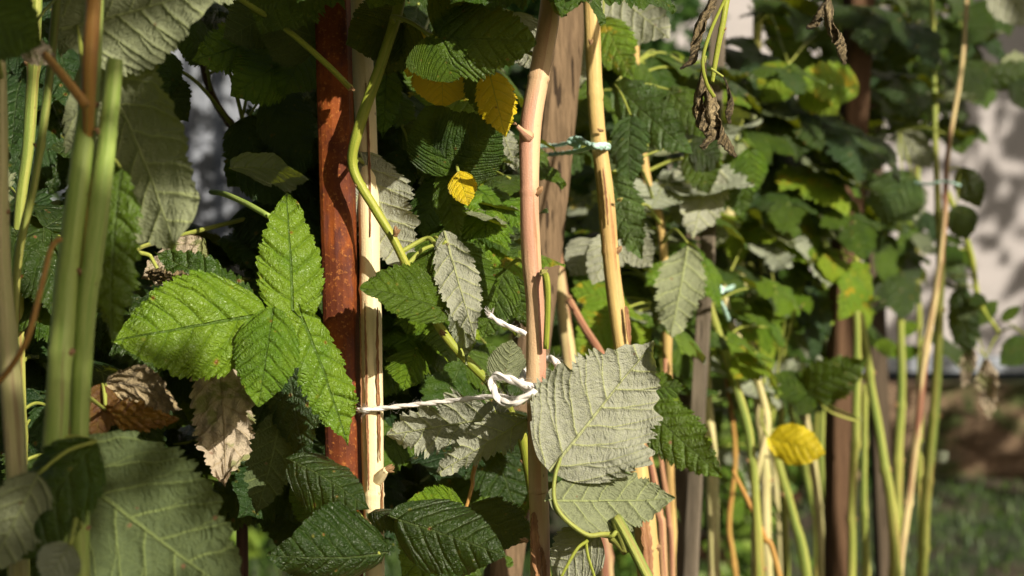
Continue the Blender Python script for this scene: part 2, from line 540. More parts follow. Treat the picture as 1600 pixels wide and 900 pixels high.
# ------------------------------------------------------------------ leaflets
def leaflet_geo(W=0.36, N=8, seed=0, NU=96, NV=11, fold=0.12, curl=0.4, cup=0.25, wave=0.03, twist=0.0, teeth=1.0, base=0.62, tip=1.0,
                crumple=0.0, sidebend=0.0, asym=0.0, lobe=0.0, relief=0.0034):
    """unit-length leaflet along +x, upper face +z; doubly toothed edge"""
    r_ = random.Random(seed)
    ph = [r_.uniform(0, 6.28) for _ in range(10)]
    jt = [r_.uniform(-0.25, 0.25) for _ in range(60)]
    us = np.linspace(0, 1, NU)
    vs_ = np.concatenate([-(np.linspace(1, 0, NV + 1) ** 0.85)[:-1], [0], (np.linspace(0, 1, NV + 1) ** 0.85)[1:]])
    u, v = np.meshgrid(us, vs_, indexing='ij')
    prof = (np.clip(u, 0, 1) ** base) * (np.clip(1 - u, 0, 1) ** (0.72 + 0.25 * tip))
    prof = prof / prof.max()
    prof = prof * (1 - 0.35 * tip * np.exp(-((1 - u) / 0.10) ** 2)) + 0.012 * (u > 0.005)
    if lobe: prof = prof * (1 + lobe * np.cos((u - 0.30) * 2 * np.pi / 0.36) * np.exp(-((u - 0.40) / 0.22) ** 2))
    sgn = np.sign(v)
    av = np.abs(v)
    hw = W * prof * (1 + asym * sgn)

    def saw(x):
        f_ = x - np.floor(x)
        return np.where(f_ < 0.72, f_ / 0.72, (1 - f_) / 0.28)
    wob = 0.25 * np.sin(u * 17 + ph[0] + sgn)
    tj = u * N + wob + 0.31 * sgn
    tooth = 0.55 * saw(tj) + 0.45 * saw(tj * 3 + 0.2) - 0.5
    amp = teeth * np.clip(prof * 1.4, 0, 1)
    ed = av ** 5
    y = sgn * av * hw * (1 + 0) + sgn * ed * tooth * 0.068 * amp
    x = u + 0.05 * (tooth + 0.1) * ed * amp * (1 - u) - 0.10 * (av ** 2) * np.exp(-u / 0.10) * (base < 0.6)
    x = x + 0.03 * av ** 2 * prof
    # flat pattern coordinates carry the veins
    U, Vv = x.copy(), y.copy()
    # relief
    m_ = np.abs(y)
    t0 = (x - m_ * (0.62 + 1.25 * m_)) * 6.3 + 0.22 * sgn
    fr = t0 - np.floor(t0)
    dv = np.abs(fr - 0.5) * 2      # 1 at veins
    z = -relief * dv ** 3 * np.clip(m_ / 0.05, 0, 1) * (0.6 + 0.4 * np.sin(u * 8 + ph[9]))
    z += relief * 0.9 * np.sin(u * 26 + m_ * 9 + ph[4]) * np.sin(y * 38 + u * 7 + ph[5])
    z += relief * 1.3 * np.sin(u * 11 + y * 6 + ph[6]) * np.sin(y * 17 - u * 5 + ph[7])
    z += fold * m_ - cup * y * y / max(W, .1)
    z += wave * np.sin(u * 9 + ph[1] + sgn * 1.3) * av ** 2 + 0.6 * wave * np.sin(u * 19 + ph[2] - sgn) * av ** 3
    z += 0.35 * wave * np.sin(u * 5 + v * 2 + ph[3])
    if crumple:
        z += crumple * (np.sin(u * 21 + v * 4 + ph[4]) * np.sin(v * 6 + u * 8 + ph[5]) + 0.6 * np.sin(u * 43 + v * 9 + ph[6]) * av + 0.5 * np.sin(v * 14 - u * 17 + ph[7]))
        y = y * (1 - 2.0 * crumple * (1 + np.sin(u * 13 + ph[8])))
    # twist about the midrib
    if twist:
        a = twist * u
        y, z = y * np.cos(a) - z * np.sin(a), y * np.sin(a) + z * np.cos(a)
    # bend along the length
    if abs(curl) > 1e-4:
        th = curl * x
        bx = np.sin(th) / curl
        bz = -(1 - np.cos(th)) / curl
        x, z = bx + z * np.sin(th), bz + z * np.cos(th)
    if abs(sidebend) > 1e-4:
        y = y + sidebend * x * (1 - x)
    V = np.stack([x, y, z], -1).reshape(-1, 3)
    ln = np.linalg.norm(V[(NU - 1) * len(vs_) + NV])
    UV = np.stack([U, Vv], -1).reshape(-1, 2)
    m = len(vs_)
    i, j = np.meshgrid(np.arange(NU - 1), np.arange(m - 1), indexing='ij')
    a = (i * m + j).ravel()
    Fc = np.stack([a, a + m, a + m + 1, a + 1], -1)
    return V / ln, Fc, UV


def leaflet_mesh(**k):
    V, Fc, UV = leaflet_geo(**k)
    # straighten: base to tip along +x
    me = mesh_of('leaflet', V.tolist(), Fc.tolist(), UV)
    return me


PROTO = []
for s in range(14):
    r_ = random.Random(100 + s)
    PROTO.append(leaflet_mesh(W=r_.uniform(0.30, 0.42), N=7, lobe=r_.uniform(0, 0.16), teeth=r_.uniform(1.0, 1.7), tip=r_.uniform(0.8, 1.6), seed=s, NU=84, NV=8, fold=r_.uniform(-0.05, 0.3), curl=r_.uniform(0.15, 1.1),
                              cup=r_.uniform(0.0, 0.55), wave=r_.uniform(0.02, 0.055), twist=r_.uniform(-0.7, 0.7), base=r_.uniform(0.45, 0.68),
                              asym=r_.uniform(-0.1, 0.1)))


def frame_matrix(b, t, nrm, length=None):
    x = (t - b)
    ln = length or x.length
    x.normalize()
    n_ = nrm - x * nrm.dot(x)
    n_.normalize()
    y = n_.cross(x)
    M = Matrix((x, y, n_)).transposed().to_4x4()
    M.translation = b
    return M @ Matrix.Scale(ln, 4)


PLANTS = {}


class Plant:
    def __init__(s, key, name, label, rows, mat, group, cat='raspberry cane', sides=12, rough=0.03, ground=True, part='stem', world=None, n=7):
        path = world if world is not None else pxpath(rows)
        if ground: path = to_ground(path)
        path = spline(path, n * 2)
        path, kn = knobbly(path, len(PLANTS) + 50, kink=0.0016 if sides < 13 else 0.00035)
        s.stem = path
        b = Vector(path[-1][:3]) if path[-1][2] < path[0][2] else Vector(path[0][:3])
        s.root = thing(name, label, cat, b, group)
        s.mat = mat
        s.seed = len(PLANTS)
        # swollen nodes along the stem
        rr = random.Random(s.seed)
        dist = 0; nxt = rr.uniform(0.03, 0.1)
        s.nodes = []
        out = []
        prev = None
        for p in path:
            c = Vector(p[:3])
            if prev is not None: dist += (c - prev).length
            prev = c
            out.append(p)
            if dist > nxt:
                s.nodes.append((c, p[3])); nxt = dist + rr.uniform(0.07, 0.13)
        g = tube_geo(path, sides=sides, rough=rough, seed=s.seed)
        s.stem_obj = mesh_obj(part, *g[:2], mat, s.root, g[2])
        PLANTS[key] = s
        for (q_, sg) in kn:
            if 0.62 < q_[2] < 1.45 and rr.random() < 0.6:
                c = Vector(q_[:3]) + Vector((sg * q_[3] * 0.8, -q_[3] * 0.35, 0))
                L_ = q_[3] * rr.uniform(0.3, 0.75)
                e = c + Vector((sg * 0.6, -0.3, 0.75)).normalized() * L_
                gg = tube_geo(spline([tuple(c - Vector((sg * q_[3] * .3, 0, L_ * .3))) + (q_[3] * 0.38,), tuple((c + e) / 2) + (q_[3] * 0.30,), tuple(e) + (q_[3] * 0.06,)], 3), sides=6, rough=0.06, seed=int(L_ * 1e5))
                mesh_obj('bud', *gg[:2], CM['bud'], s.root, gg[2])

    def nearest(s, p, above=0.0):
        best = None
        for q_ in s.stem:
            c = Vector(q_[:3])
            dd = (c - p).length + (0.6 * max(0, c.z - p.z) if above else 0)
            if best is None or dd < best[0]: best = (dd, c, q_[3])
        return best[1]

    def stalk(s, pts, r0=0.0016, r1=0.0011, mat=None, name='leaf'):
        """petiole mesh through world points"""
        n_ = len(pts)
        path = [tuple(p) + (r0 + (r1 - r0) * i / (n_ - 1),) for i, p in enumerate(pts)]
        path = spline(path, 6)
        return tube(name, path, mat or CM['olive'], s.root, sides=7, rough=0.02, seed=n_)

    def auto_stalk(s, base, r0=0.0016, direction=None, mat=None):
        a = s.nearest(base, 1)
        v = base - a
        mid = a + v * 0.45 + Vector((0, 0, 0.10 * v.length))
        pts = [a, mid, base] if direction is None else [a, mid, base - direction * v.length * 0.12, base]
        return s.stalk(pts, r0, 0.0010, mat)

    def bud(s, px, py, d, size_px, ang=0, green=False):
        """scaly bud at a node"""
        c = P(px, py, d)
        r0 = S(size_px, d) / 2
        dirv = (RIGHT * math.cos(R(ang)) + UP * math.sin(R(ang)) - FWD * 0.25).normalized()
        gs = []
        rr = random.Random(int(px + py))
        for k in range(6):
            dv = (dirv + Vector((rr.uniform(-.6, .6), rr.uniform(-.6, .6), rr.uniform(-.6, .6)))).normalized()
            L_ = r0 * rr.uniform(1.2, 2.2)
            path = [tuple(c - dv * r0 * 0.5) + (r0 * 0.45,), tuple(c + dv * L_ * 0.4) + (r0 * rr.uniform(0.35, 0.55),), tuple(c + dv * L_) + (r0 * 0.06,)]
            gs.append(tube_geo(spline(path, 4), sides=7, rough=0.08, seed=k))
        g = join_geo(*gs)
        return mesh_obj('bud', *g[:2], CM['budgreen' if green else 'bud'], s.root, g[2])


CANES = 'raspberry canes tied up along the row'


def hero(stalk, b, t, wpx, side='t', roll=0, mat='green', label=None, yaw=None, name='leaflet', nrm=None, **o):
    """one leaflet seen at b=(px,py,d) to t=(px,py,d); width in photo pixels"""
    B, T = P(*b), P(*t)
    ln = (T - B).length
    seed = int(abs(b[0] * 7 + b[1] * 13 + t[0]))
    W = S(wpx, (b[2] + t[2]) / 2) / ln / 2 / max(0.35, math.cos(R(roll)))
    k = dict(W=W, seed=seed, NU=120, NV=13)
    k.update(o)
    V, Fc, UV = leaflet_geo(**k)
    # rotate so the base-tip chord is +x
    iv = (120 - 1) * (2 * 13 + 1) + 13 if k['NU'] == 120 else None
    tipv = Vector(V[(k['NU'] - 1) * (2 * k['NV'] + 1) + k['NV']])
    rot = tipv.rotation_difference(Vector((1, 0, 0))).to_matrix()
    V = V @ np.array(rot).T
    me = mesh_of(name, V.tolist(), Fc.tolist(), UV)
    c = (CAM - (B + T) / 2).normalized()
    x = (T - B).normalized()
    n0 = (c - x * c.dot(x)).normalized()
    if side == 'u': n0 = -n0
    n0 = Matrix.Rotation(R(roll), 3, x) @ n0
    M = frame_matrix(B, T, n0)
    o_ = put(name, me, LM[mat], stalk, M)
    if label: o_['label'] = label
    return o_


def hleaf(plant, leaflets, via=None, r0=0.0017, mat=None, label=None, attach=None):
    """a compound leaf: its stalk from the stem, then leaflets; via = [(px,py,d)...] visible stalk course"""
    p = PLANTS[plant]
    b0 = P(*leaflets[0]['b'])
    if via:
        pts = [P(*v_) for v_ in via]
        if attach is None: pts = [p.nearest(pts[0])] + pts
        st = p.stalk(pts, r0, 0.0011, mat)
    else:
        st = p.auto_stalk(b0, r0, mat=mat)
    if label: st['label'] = label
    for l in leaflets:
        l = dict(l)
        b = l.pop('b'); t = l.pop('t'); w_ = l.pop('w')
        # short side stalk when a leaflet starts away from the stalk's end
        hero(st, b, t, w_, **l)
        if (P(*b) - b0).length > 0.012 and not via:
            pb = P(*b)
            path = spline([tuple(b0) + (0.0009,), tuple((b0 + pb) / 2 + Vector((0, 0, 0.003))) + (0.0009,), tuple(pb) + (0.0008,)], 4)
            tube('leaflet_stalk', path, CM['olive'], st, sides=6)
    return st


def D(b, t, w, side='t', roll=0, mat='green', **k):
    k.update(b=b, t=t, w=w, side=side, roll=roll, mat=mat)
    return k


GAPS = [(262, 50, 385, 262)]


def pix(p):
    v = p - CAM
    dd = v.dot(FWD)
    return 800 + v.dot(RIGHT) / dd * F, 450 - v.dot(UP) / dd * F


def fill(plant, ell, n, size=(0.055, 0.085), mats=('green',), seed=0, flip=0.12, down=0.6, single=False, depth=None):
    """random compound leaves of one plant inside an ellipse (px, py, rx, ry, depth, ddepth)"""
    p = PLANTS[plant]
    r_ = random.Random(seed * 77 + 5)
    px, py, rx, ry, d0, dd = ell
    for i in range(n):
        an = r_.uniform(0, 6.283); q_ = math.sqrt(r_.random())
        d = d0 + r_.uniform(-dd, dd)
        b = P(px + rx * q_ * math.cos(an), py + ry * q_ * math.sin(an), d)
        a = p.nearest(b)
        out = (b - a); out.z *= 0.3
        out = out + Vector((r_.uniform(-1, 1), r_.uniform(-1, 1), 0)) * 0.05
        if out.length < 1e-4: out = Vector((1, 0, 0))
        out.normalize()
        st = p.auto_stalk(b, 0.0013)
        flipped = r_.random() < flip
        nbase = (Vector((0, 0, 0.75)) - LIGHT * 0.7 + Vector((r_.uniform(-1, 1), r_.uniform(-1, 1), r_.uniform(-0.6, 0.6))) * 0.55).normalized()
        if flipped: nbase = -nbase
        main = (out * 0.8 + Vector((0, 0, -down)) + Vector((r_.uniform(-1, 1), r_.uniform(-1, 1), r_.uniform(-1, 1))) * 0.35).normalized()
        main = (main - nbase * main.dot(nbase) * 0.8).normalized()
        sd_ = nbase.cross(main).normalized()
        L_ = r_.uniform(*size)
        bad = False
        for pt in (b, b + main * L_ * .5, b + main * L_, b + sd_ * L_ * .6, b - sd_ * L_ * .6):
            gx, gy = pix(pt)
            bad = bad or any(a0 < gx < a2 and a1 < gy < a3 for a0, a1, a2, a3 in GAPS)
        if bad:
            bpy.data.objects.remove(st)
            continue
        mat = LM[r_.choice(mats)]
        sets = [(main, 1.0, Vector((0, 0, 0)))]
        if not single:
            sets += [((main * 0.35 + sd_).normalized(), 0.85, -main * 0.012), ((main * 0.35 - sd_).normalized(), 0.85, -main * 0.012)]
        for dv, sc, off in sets:
            nn = (nbase + Vector((r_.uniform(-1, 1), r_.uniform(-1, 1), r_.uniform(-1, 1))) * 0.22).normalized()
            bb = b + off
            M = frame_matrix(bb, bb + dv * L_ * sc, nn)
            put('leaflet', r_.choice(PROTO), mat, st, M)


# ================================================================== THE SETTING
def grid_sheet(name, x0, x1, y0, y1, nx, ny, zf, mat, kind='structure'):
    V, Fc = [], []
    for j in range(ny + 1):
        for i in range(nx + 1):
            x = x0 + (x1 - x0) * i / nx; y = y0 + (y1 - y0) * j / ny
            V.append((x, y, zf(x, y)))
    for j in range(ny):
        for i in range(nx):
            a = j * (nx + 1) + i
            Fc.append((a, a + 1, a + nx + 2, a + nx + 1))
    o = mesh_obj(name, V, Fc, mat)
    tag(o, kind=kind)
    return o


def gz(x, y):
    return 0.012 * math.sin(x * 3.1 + y * 1.7) + 0.01 * math.sin(x * 7.3 - y * 5.1) - 0.01


q = NT('garden_soil_and_moss')
oc = q.n('ShaderNodeTexCoord').outputs['Object']
c_ = q.mix(q.smooth(q.noise(oc, 2.2, 5), 0.42, 0.6), (0.022, 0.040, 0.008), (0.050, 0.034, 0.020))
c_ = q.mix(q.math('MULTIPLY', q.smooth(q.noise(oc, 40, 4), 0.5, 0.7), 0.6), c_, (0.04, 0.03, 0.02))
q.set(q.b.inputs['Base Color'], c_); q.b.inputs['Roughness'].default_value = 0.95
q.set(q.b.inputs['Normal'], q.bump(q.noise(oc, 30, 5), 0.8, 0.02))
SOIL = q.m
grid_sheet('ground', -120, 120, -60, 200, 2, 2, lambda x, y: -0.06, SOIL)
grid_sheet('garden_ground', -6, 6, -3, 9, 120, 120, gz, SOIL)

# grass: blades in tufts beyond the row
gm = NT('grass_blades')
ran = gm.n('ShaderNodeNewGeometry').outputs['Random Per Island']
gm.set(gm.b.inputs['Base Color'], gm.mix(ran, (0.012, 0.042, 0.003), (0.05, 0.095, 0.006)))
gm.b.inputs['Roughness'].default_value = 0.6
V, Fc = [], []
gr = random.Random(5)
for k in range(15000):
    y = 3.6 + 3.15 * gr.random() ** 0.8
    x = gr.uniform(-2.0, 2.6)
    dens = math.sin(x * 2.3 + 1) * math.sin(y * 1.9) + gr.random()
    if dens < 0.15: continue
    h = gr.uniform(0.03, 0.09) * (1.5 if x < 0.6 else 0.45)
    a = gr.uniform(0, 6.28); wd = gr.uniform(0.002, 0.005)
    dx, dy = math.cos(a) * wd, math.sin(a) * wd
    lx, ly = gr.uniform(-.4, .4) * h, gr.uniform(-.4, .4) * h
    z = gz(x, y)
    i = len(V)
    V += [(x - dx, y - dy, z), (x + dx, y + dy, z), (x + dx * .7 + lx * .5, y + dy * .7 + ly * .5, z + h * .6), (x - dx * .7 + lx * .5, y - dy * .7 + ly * .5, z + h * .6), (x + lx * 1.3, y + ly * 1.3, z + h)]
    Fc += [(i, i + 1, i + 2, i + 3), (i + 3, i + 2, i + 4)]
tag(mesh_obj('grass', V, Fc, gm.m), kind='stuff')


def box_geo(x0, x1, y0, y1, z0, z1):
    V = [(x0, y0, z0), (x1, y0, z0), (x1, y1, z0), (x0, y1, z0), (x0, y0, z1), (x1, y0, z1), (x1, y1, z1), (x0, y1, z1)]
    Fc = [(0, 3, 2, 1), (4, 5, 6, 7), (0, 1, 5, 4), (1, 2, 6, 5), (2, 3, 7, 6), (3, 0, 4, 7)]
    return V, Fc, [(0, 0)] * 8


def box(name, dims, mat, parent=None):
    g = box_geo(*dims)
    o = mesh_obj(name, *g[:2], mat, parent, None, smooth=False)
    m = o.modifiers.new('bevel', 'BEVEL'); m.width = 0.004; m.segments = 2
    return o


# house with a pale rendered wall, a grey drip strip and a low mossy stone base
PLASTER = plain_mat('pale_render', (0.42, 0.395, 0.39), 0.9, (0.37, 0.35, 0.345), 6, 0.3, 0.004, 0.1)
STONE = NT('mossy_stone')
oc = STONE.n('ShaderNodeTexCoord').outputs['Object']
c_ = STONE.mix(STONE.smooth(STONE.noise(oc, 5, 5, 0.7), 0.35, 0.65), (0.13, 0.085, 0.05), (0.19, 0.13, 0.08))
c_ = STONE.mix(STONE.smooth(STONE.noise(oc, 3.5, 5, 0.7, 0.5), 0.50, 0.62), c_, (0.055, 0.075, 0.018))
c_ = STONE.mix(STONE.smooth(STONE.noise(oc, 9, 3), 0.62, 0.70), c_, (0.03, 0.022, 0.016))
STONE.set(STONE.b.inputs['Base Color'], c_)
STONE.b.inputs['Roughness'].default_value = 0.95
STONE.set(STONE.b.inputs['Normal'], STONE.bump(STONE.noise(oc, 14, 5, 0.7), 0.9, 0.03))
HY = 6.9
zl = P(1500, 556, HY).z
house = thing('house', 'house with pale rendered wall shaded by leaves above a mossy stone base', 'house', (3.0, HY, 0))
WX0 = P(1035, 400, HY).x
box('wall', (WX0, 7.0, HY, HY + 0.25, zl, 5.6), PLASTER, house)  # height raised, out of view, to block sky light from the front
box('drip_strip', (WX0 - 0.01, 7.01, HY - 0.045, HY + 0.02, zl - 0.055, zl - 0.004), plain_mat('grey_metal_strip', (0.36, 0.40, 0.46), 0.5), house)
# stone base: rough wall face with its own relief
rs = random.Random(3)
V, Fc = [], []
nx, nz = 90, 12
zt = P(1500, 596, HY).z
for j in range(nz + 1):
    for i in range(nx + 1):
        x = WX0 + 0.02 + (6.9 - WX0) * i / nx
        z = -0.05 + (zt + 0.05) * j / nz
        brick = 0.02 * math.sin(i * 1.3 + (j // 4) * 2.0) + rs.uniform(-.02, .02)
        V.append((x, HY - 0.02 - (0.05 if j < nz else 0.07) + brick, z + (rs.uniform(-.012, .012) if 0 < j < nz else 0)))
for j in range(nz):
    for i in range(nx):
        a = j * (nx + 1) + i
        Fc.append((a, a + 1, a + nx + 2, a + nx + 1))
o = len(V)
for i in range(nx + 1):
    x = WX0 + 0.02 + (6.9 - WX0) * i / nx
    V.append((x, HY + 0.2, zt))
for i in range(nx):
    a = nz * (nx + 1) + i
    Fc.append((a, a + 1, o + i + 1, o + i))
mesh_obj('stone_base', V, Fc, STONE.m, house, None, smooth=False)
box('roof', (WX0 - 0.3, 7.2, HY - 0.4, HY + 3.0, 5.6, 5.75), WOOD_DARK, house)

# corrugated metal shed at the far left
CORR = plain_mat('galvanised_sheet', (0.22, 0.24, 0.28), 0.55, (0.17, 0.19, 0.22), 3, 0.1, 0.001, 0.5, (1, 1, 0.2))
shed = thing('shed', 'corrugated grey metal shed glimpsed between the leaves behind the posts', 'shed', (-1.7, 7.1, 0))
V, Fc = [], []
n_ = 380
for i in range(n_ + 1):
    x = -3.2 + 2.4 * i / n_
    y = 7.1 + 0.022 * math.sin(x * 2 * math.pi / 0.11)
    V += [(x, y, -0.02), (x, y, 2.3), (x, y + 0.003, 2.3), (x, y + 0.003, -0.02)]
for i in range(n_):
    a = i * 4
    Fc += [(a, a + 4, a + 5, a + 1), (a + 3, a + 2, a + 6, a + 7)]
mesh_obj('wall_sheet', V, Fc, CORR, shed)
box('corner_post', (-0.80, -0.70, 7.03, 7.13, -0.02, 2.35), WOOD_BROWN, shed)
box('door_post', (-1.27, -1.22, 7.02, 7.065, -0.02, 2.3), WOOD_BROWN, shed)
box('roof', (-3.4, -0.6, 6.9, 9.0, 2.36, 2.44), WOOD_DARK, shed)


# shrubs beyond the row: many leaf faces round branching stems
def shrub(name, label, cx, cy, rx, ry, h, n, mat, seed, z0=0.1, size=0.05, trunk=None, group=None):
    r_ = random.Random(seed)
    root = thing(name, label, 'shrub' if trunk is None else 'tree', (cx, cy, 0), group)
    gs = []
    tips = []
    for k in range(7):
        a = r_.uniform(0, 6.28)
        tx, ty = cx + rx * 0.6 * math.cos(a), cy + ry * 0.6 * math.sin(a)
        b0 = (cx + r_.uniform(-.08, .08), cy + r_.uniform(-.08, .08), -0.02)
        zz = h * r_.uniform(0.6, 0.95)
        if trunk:
            path = [(cx, cy, -0.02, trunk), (cx + 0.02, cy, z0 * 0.9, trunk * 0.8), (cx + (tx - cx) * .4, cy + (ty - cy) * .4, z0 + (zz - z0) * 0.4, trunk * 0.4), (tx, ty, zz, 0.006)]
        else:
            path = [b0 + (0.012,), ((b0[0] + tx) / 2, (b0[1] + ty) / 2, zz * 0.5, 0.009), (tx, ty, zz, 0.003)]
        gs.append(tube_geo(spline(path, 6), sides=7, rough=0.04, seed=k))
        tips.append((tx, ty, zz))
    g = join_geo(*gs)
    mesh_obj('trunk' if trunk else 'branches', *g[:2], WOOD_BROWN, root, g[2])
    V, Fc = [], []
    cl = [(r_.gauss(0, .45), r_.gauss(0, .45), r_.uniform(0, 1)) for _ in range(30)]
    for k in range(n):
        c = r_.choice(cl)
        x = cx + rx * max(-1, min(1, c[0] + r_.gauss(0, .16)))
        y = cy + ry * max(-1, min(1, c[1] + r_.gauss(0, .16)))
        z = z0 + (h - z0) * max(0, min(1.05, c[2] + r_.gauss(0, .1)))
        p = Vector((x, y, z))
        nn = Vector((r_.uniform(-1, 1), r_.uniform(-1, 1), r_.uniform(-.2, 1))).normalized()
        t = nn.orthogonal().normalized()
        t = Matrix.Rotation(r_.uniform(0, 6.28), 3, nn) @ t
        s_ = nn.cross(t)
        L_ = size * r_.uniform(.7, 1.4)
        i = len(V)
        V += [p, p + t * L_ * .45 + s_ * L_ * .3, p + t * L_ - nn * L_ * .15, p + t * L_ * .45 - s_ * L_ * .3]
        Fc.append((i, i + 1, i + 2, i + 3))
    mesh_obj('crown', V, Fc, mat, root, None, smooth=False)
    return root


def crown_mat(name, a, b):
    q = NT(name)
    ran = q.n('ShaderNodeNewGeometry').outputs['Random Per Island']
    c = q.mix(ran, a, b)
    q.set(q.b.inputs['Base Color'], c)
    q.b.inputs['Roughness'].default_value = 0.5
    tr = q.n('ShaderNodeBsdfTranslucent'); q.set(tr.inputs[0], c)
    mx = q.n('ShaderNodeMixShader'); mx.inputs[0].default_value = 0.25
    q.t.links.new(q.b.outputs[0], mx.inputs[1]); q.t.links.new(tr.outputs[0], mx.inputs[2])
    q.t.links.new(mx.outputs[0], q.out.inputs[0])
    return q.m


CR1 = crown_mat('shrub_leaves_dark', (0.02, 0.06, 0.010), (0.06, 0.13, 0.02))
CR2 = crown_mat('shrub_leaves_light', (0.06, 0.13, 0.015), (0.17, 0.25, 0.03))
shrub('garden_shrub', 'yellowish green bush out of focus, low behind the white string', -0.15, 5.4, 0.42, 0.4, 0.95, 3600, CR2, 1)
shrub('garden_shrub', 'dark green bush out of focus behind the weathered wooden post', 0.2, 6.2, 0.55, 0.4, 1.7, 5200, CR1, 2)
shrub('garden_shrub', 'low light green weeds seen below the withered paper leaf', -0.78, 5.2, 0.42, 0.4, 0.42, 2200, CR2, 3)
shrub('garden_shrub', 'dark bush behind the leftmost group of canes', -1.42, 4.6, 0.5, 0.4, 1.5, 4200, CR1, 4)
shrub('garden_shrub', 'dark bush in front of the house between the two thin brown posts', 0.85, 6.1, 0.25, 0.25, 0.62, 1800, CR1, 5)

# trees outside the frame, most added for shade or to block sky light
shrub('unseen_tree', 'slim young tree added unseen beside the camera, its branches shading the canes at far left', 0.60, -0.35, 0.20, 0.20, 2.30, 430, CR1, 11, z0=1.50, size=0.075, trunk=0.014)  # added out of view as an occluder for the left canes
shrub('garden_shrub', 'small leafy sapling added unseen beside the camera to shade the lowest leaves at far left', 0.66, -0.35, 0.13, 0.13, 1.78, 230, CR1, 22, z0=1.42, size=0.07)  # extra unseen occluder that darkens the lower-left leaves
shrub('unseen_tree', 'broad unseen tree added behind the camera on the shaded side to block sky light', -1.9, -2.2, 1.9, 1.6, 4.6, 14000, CR1, 12, z0=1.2, size=0.16, trunk=0.09)  # unseen, put here to cut sky fill while leaving the sun free
shrub('unseen_tree', 'leafy unseen tree added behind the camera on the sunny side as a sky blocker, low branches only', 2.3, 0.2, 0.7, 0.6, 1.45, 2500, CR1, 14, z0=0.3, size=0.10, trunk=0.03)  # another unseen blocker added for deeper shadows
shrub('unseen_tree', 'tree at the side of the lawn casting shade on the house wall', 4.4, 4.3, 1.3, 1.2, 4.8, 2100, CR1, 13, z0=1.4, size=0.15, trunk=0.07)
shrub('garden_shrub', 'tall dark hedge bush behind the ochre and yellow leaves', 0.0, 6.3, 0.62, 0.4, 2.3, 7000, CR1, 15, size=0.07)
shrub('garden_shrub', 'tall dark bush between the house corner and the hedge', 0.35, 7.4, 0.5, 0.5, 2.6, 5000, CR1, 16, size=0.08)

shrub('garden_shrub', 'arching leafy bush added on the sunny side of the row, beyond the frame, for dappled shade', 1.2, 1.35, 0.34, 0.2, 2.05, 230, CR1, 18, z0=1.58, size=0.075)  # added off frame to dapple the leaves on the right
shrub('unseen_tree', 'tall unseen tree added behind the metal shed to cut sky light', -2.6, 10.5, 2.4, 1.5, 7.0, 7000, CR1, 21, z0=2.0, size=0.22, trunk=0.12)  # out of view, added to lower the fill from the front
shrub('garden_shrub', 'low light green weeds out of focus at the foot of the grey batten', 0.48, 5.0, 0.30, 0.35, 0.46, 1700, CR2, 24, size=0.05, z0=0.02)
shrub('unseen_tree', 'spreading unseen tree added to one side of the row, its crown blocking the sky above the canes', -2.9, 1.2, 3.6, 3.2, 4.2, 26000, CR1, 17, z0=2.5, size=0.2, trunk=0.12)  # unseen canopy added to block the overhead sky

# ================================================================== STAKES AND POSTS
def prism(name, rows, w, dpt, mat, parent=None, ang=0.0, bev=0.0015, rough=0.0, seed=0, profile=None):
    """rectangular bar through rows of world points (x,y,z); width w, depth dpt"""
    r_ = random.Random(seed)
    pts = spline([tuple(p) + (0,) for p in rows], 8)
    ex = Vector((math.cos(ang), math.sin(ang), 0)); ey = Vector((-math.sin(ang), math.cos(ang), 0))
    prof = profile or [(-w / 2 + bev, -dpt / 2), (w / 2 - bev, -dpt / 2), (w / 2, -dpt / 2 + bev), (w / 2, dpt / 2 - bev), (w / 2 - bev, dpt / 2), (-w / 2 + bev, dpt / 2), (-w / 2, dpt / 2 - bev), (-w / 2, -dpt / 2 + bev)]
    V, Fc = [], []
    m = len(prof)
    for p in pts:
        c = Vector(p[:3])
        for (a, b) in prof:
            V.append(c + ex * (a + r_.uniform(-rough, rough)) + ey * (b + r_.uniform(-rough, rough)))
    for i in range(len(pts) - 1):
        for k in range(m):
            Fc.append((i * m + k, i * m + (k + 1) % m, (i + 1) * m + (k + 1) % m, (i + 1) * m + k))
    Fc.append(tuple(range(m))[::-1]); Fc.append(tuple((len(pts) - 1) * m + k for k in range(m)))
    Fc = [f[::-1] for f in Fc]
    return mesh_obj(name, V, Fc, mat, parent, None, smooth=False)


def line_down(rows, top_z=None):
    pts = [P(*r_) for r_ in rows]
    d = pts[-1] - pts[-2]
    pts.append(pts[-1] + d * ((pts[-1].z + 0.04) / -d.z))
    d = pts[0] - pts[1]
    pts.insert(0, pts[0] + d.normalized() * 0.25)
    return pts


# rusty angle-iron stake
sd_ = 1.262
W = S(50, sd_)
th = 0.003
prof = [(-W / 2, 0.0012), (-W / 2 + 0.0007, 0), (-W * .36, -0.0016), (-W * .2, -0.0026), (0, -0.0031), (W * .2, -0.0026), (W * .36, -0.0014), (W / 2 - 0.0008, 0.0004), (W / 2, 0.002), (W / 2, 0.018), (W / 2 - th, 0.018), (W / 2 - th, th), (-W / 2, th)]
o = prism('rusty_stake', line_down([(515, -10, sd_), (523, 300, sd_), (528, 480, sd_), (534, 830, sd_)]), W, 0.01, RUST, ang=R(-6), profile=prof)
tag(o, 'rusty orange-brown angle-iron stake standing beside the split cream cane', 'stake')

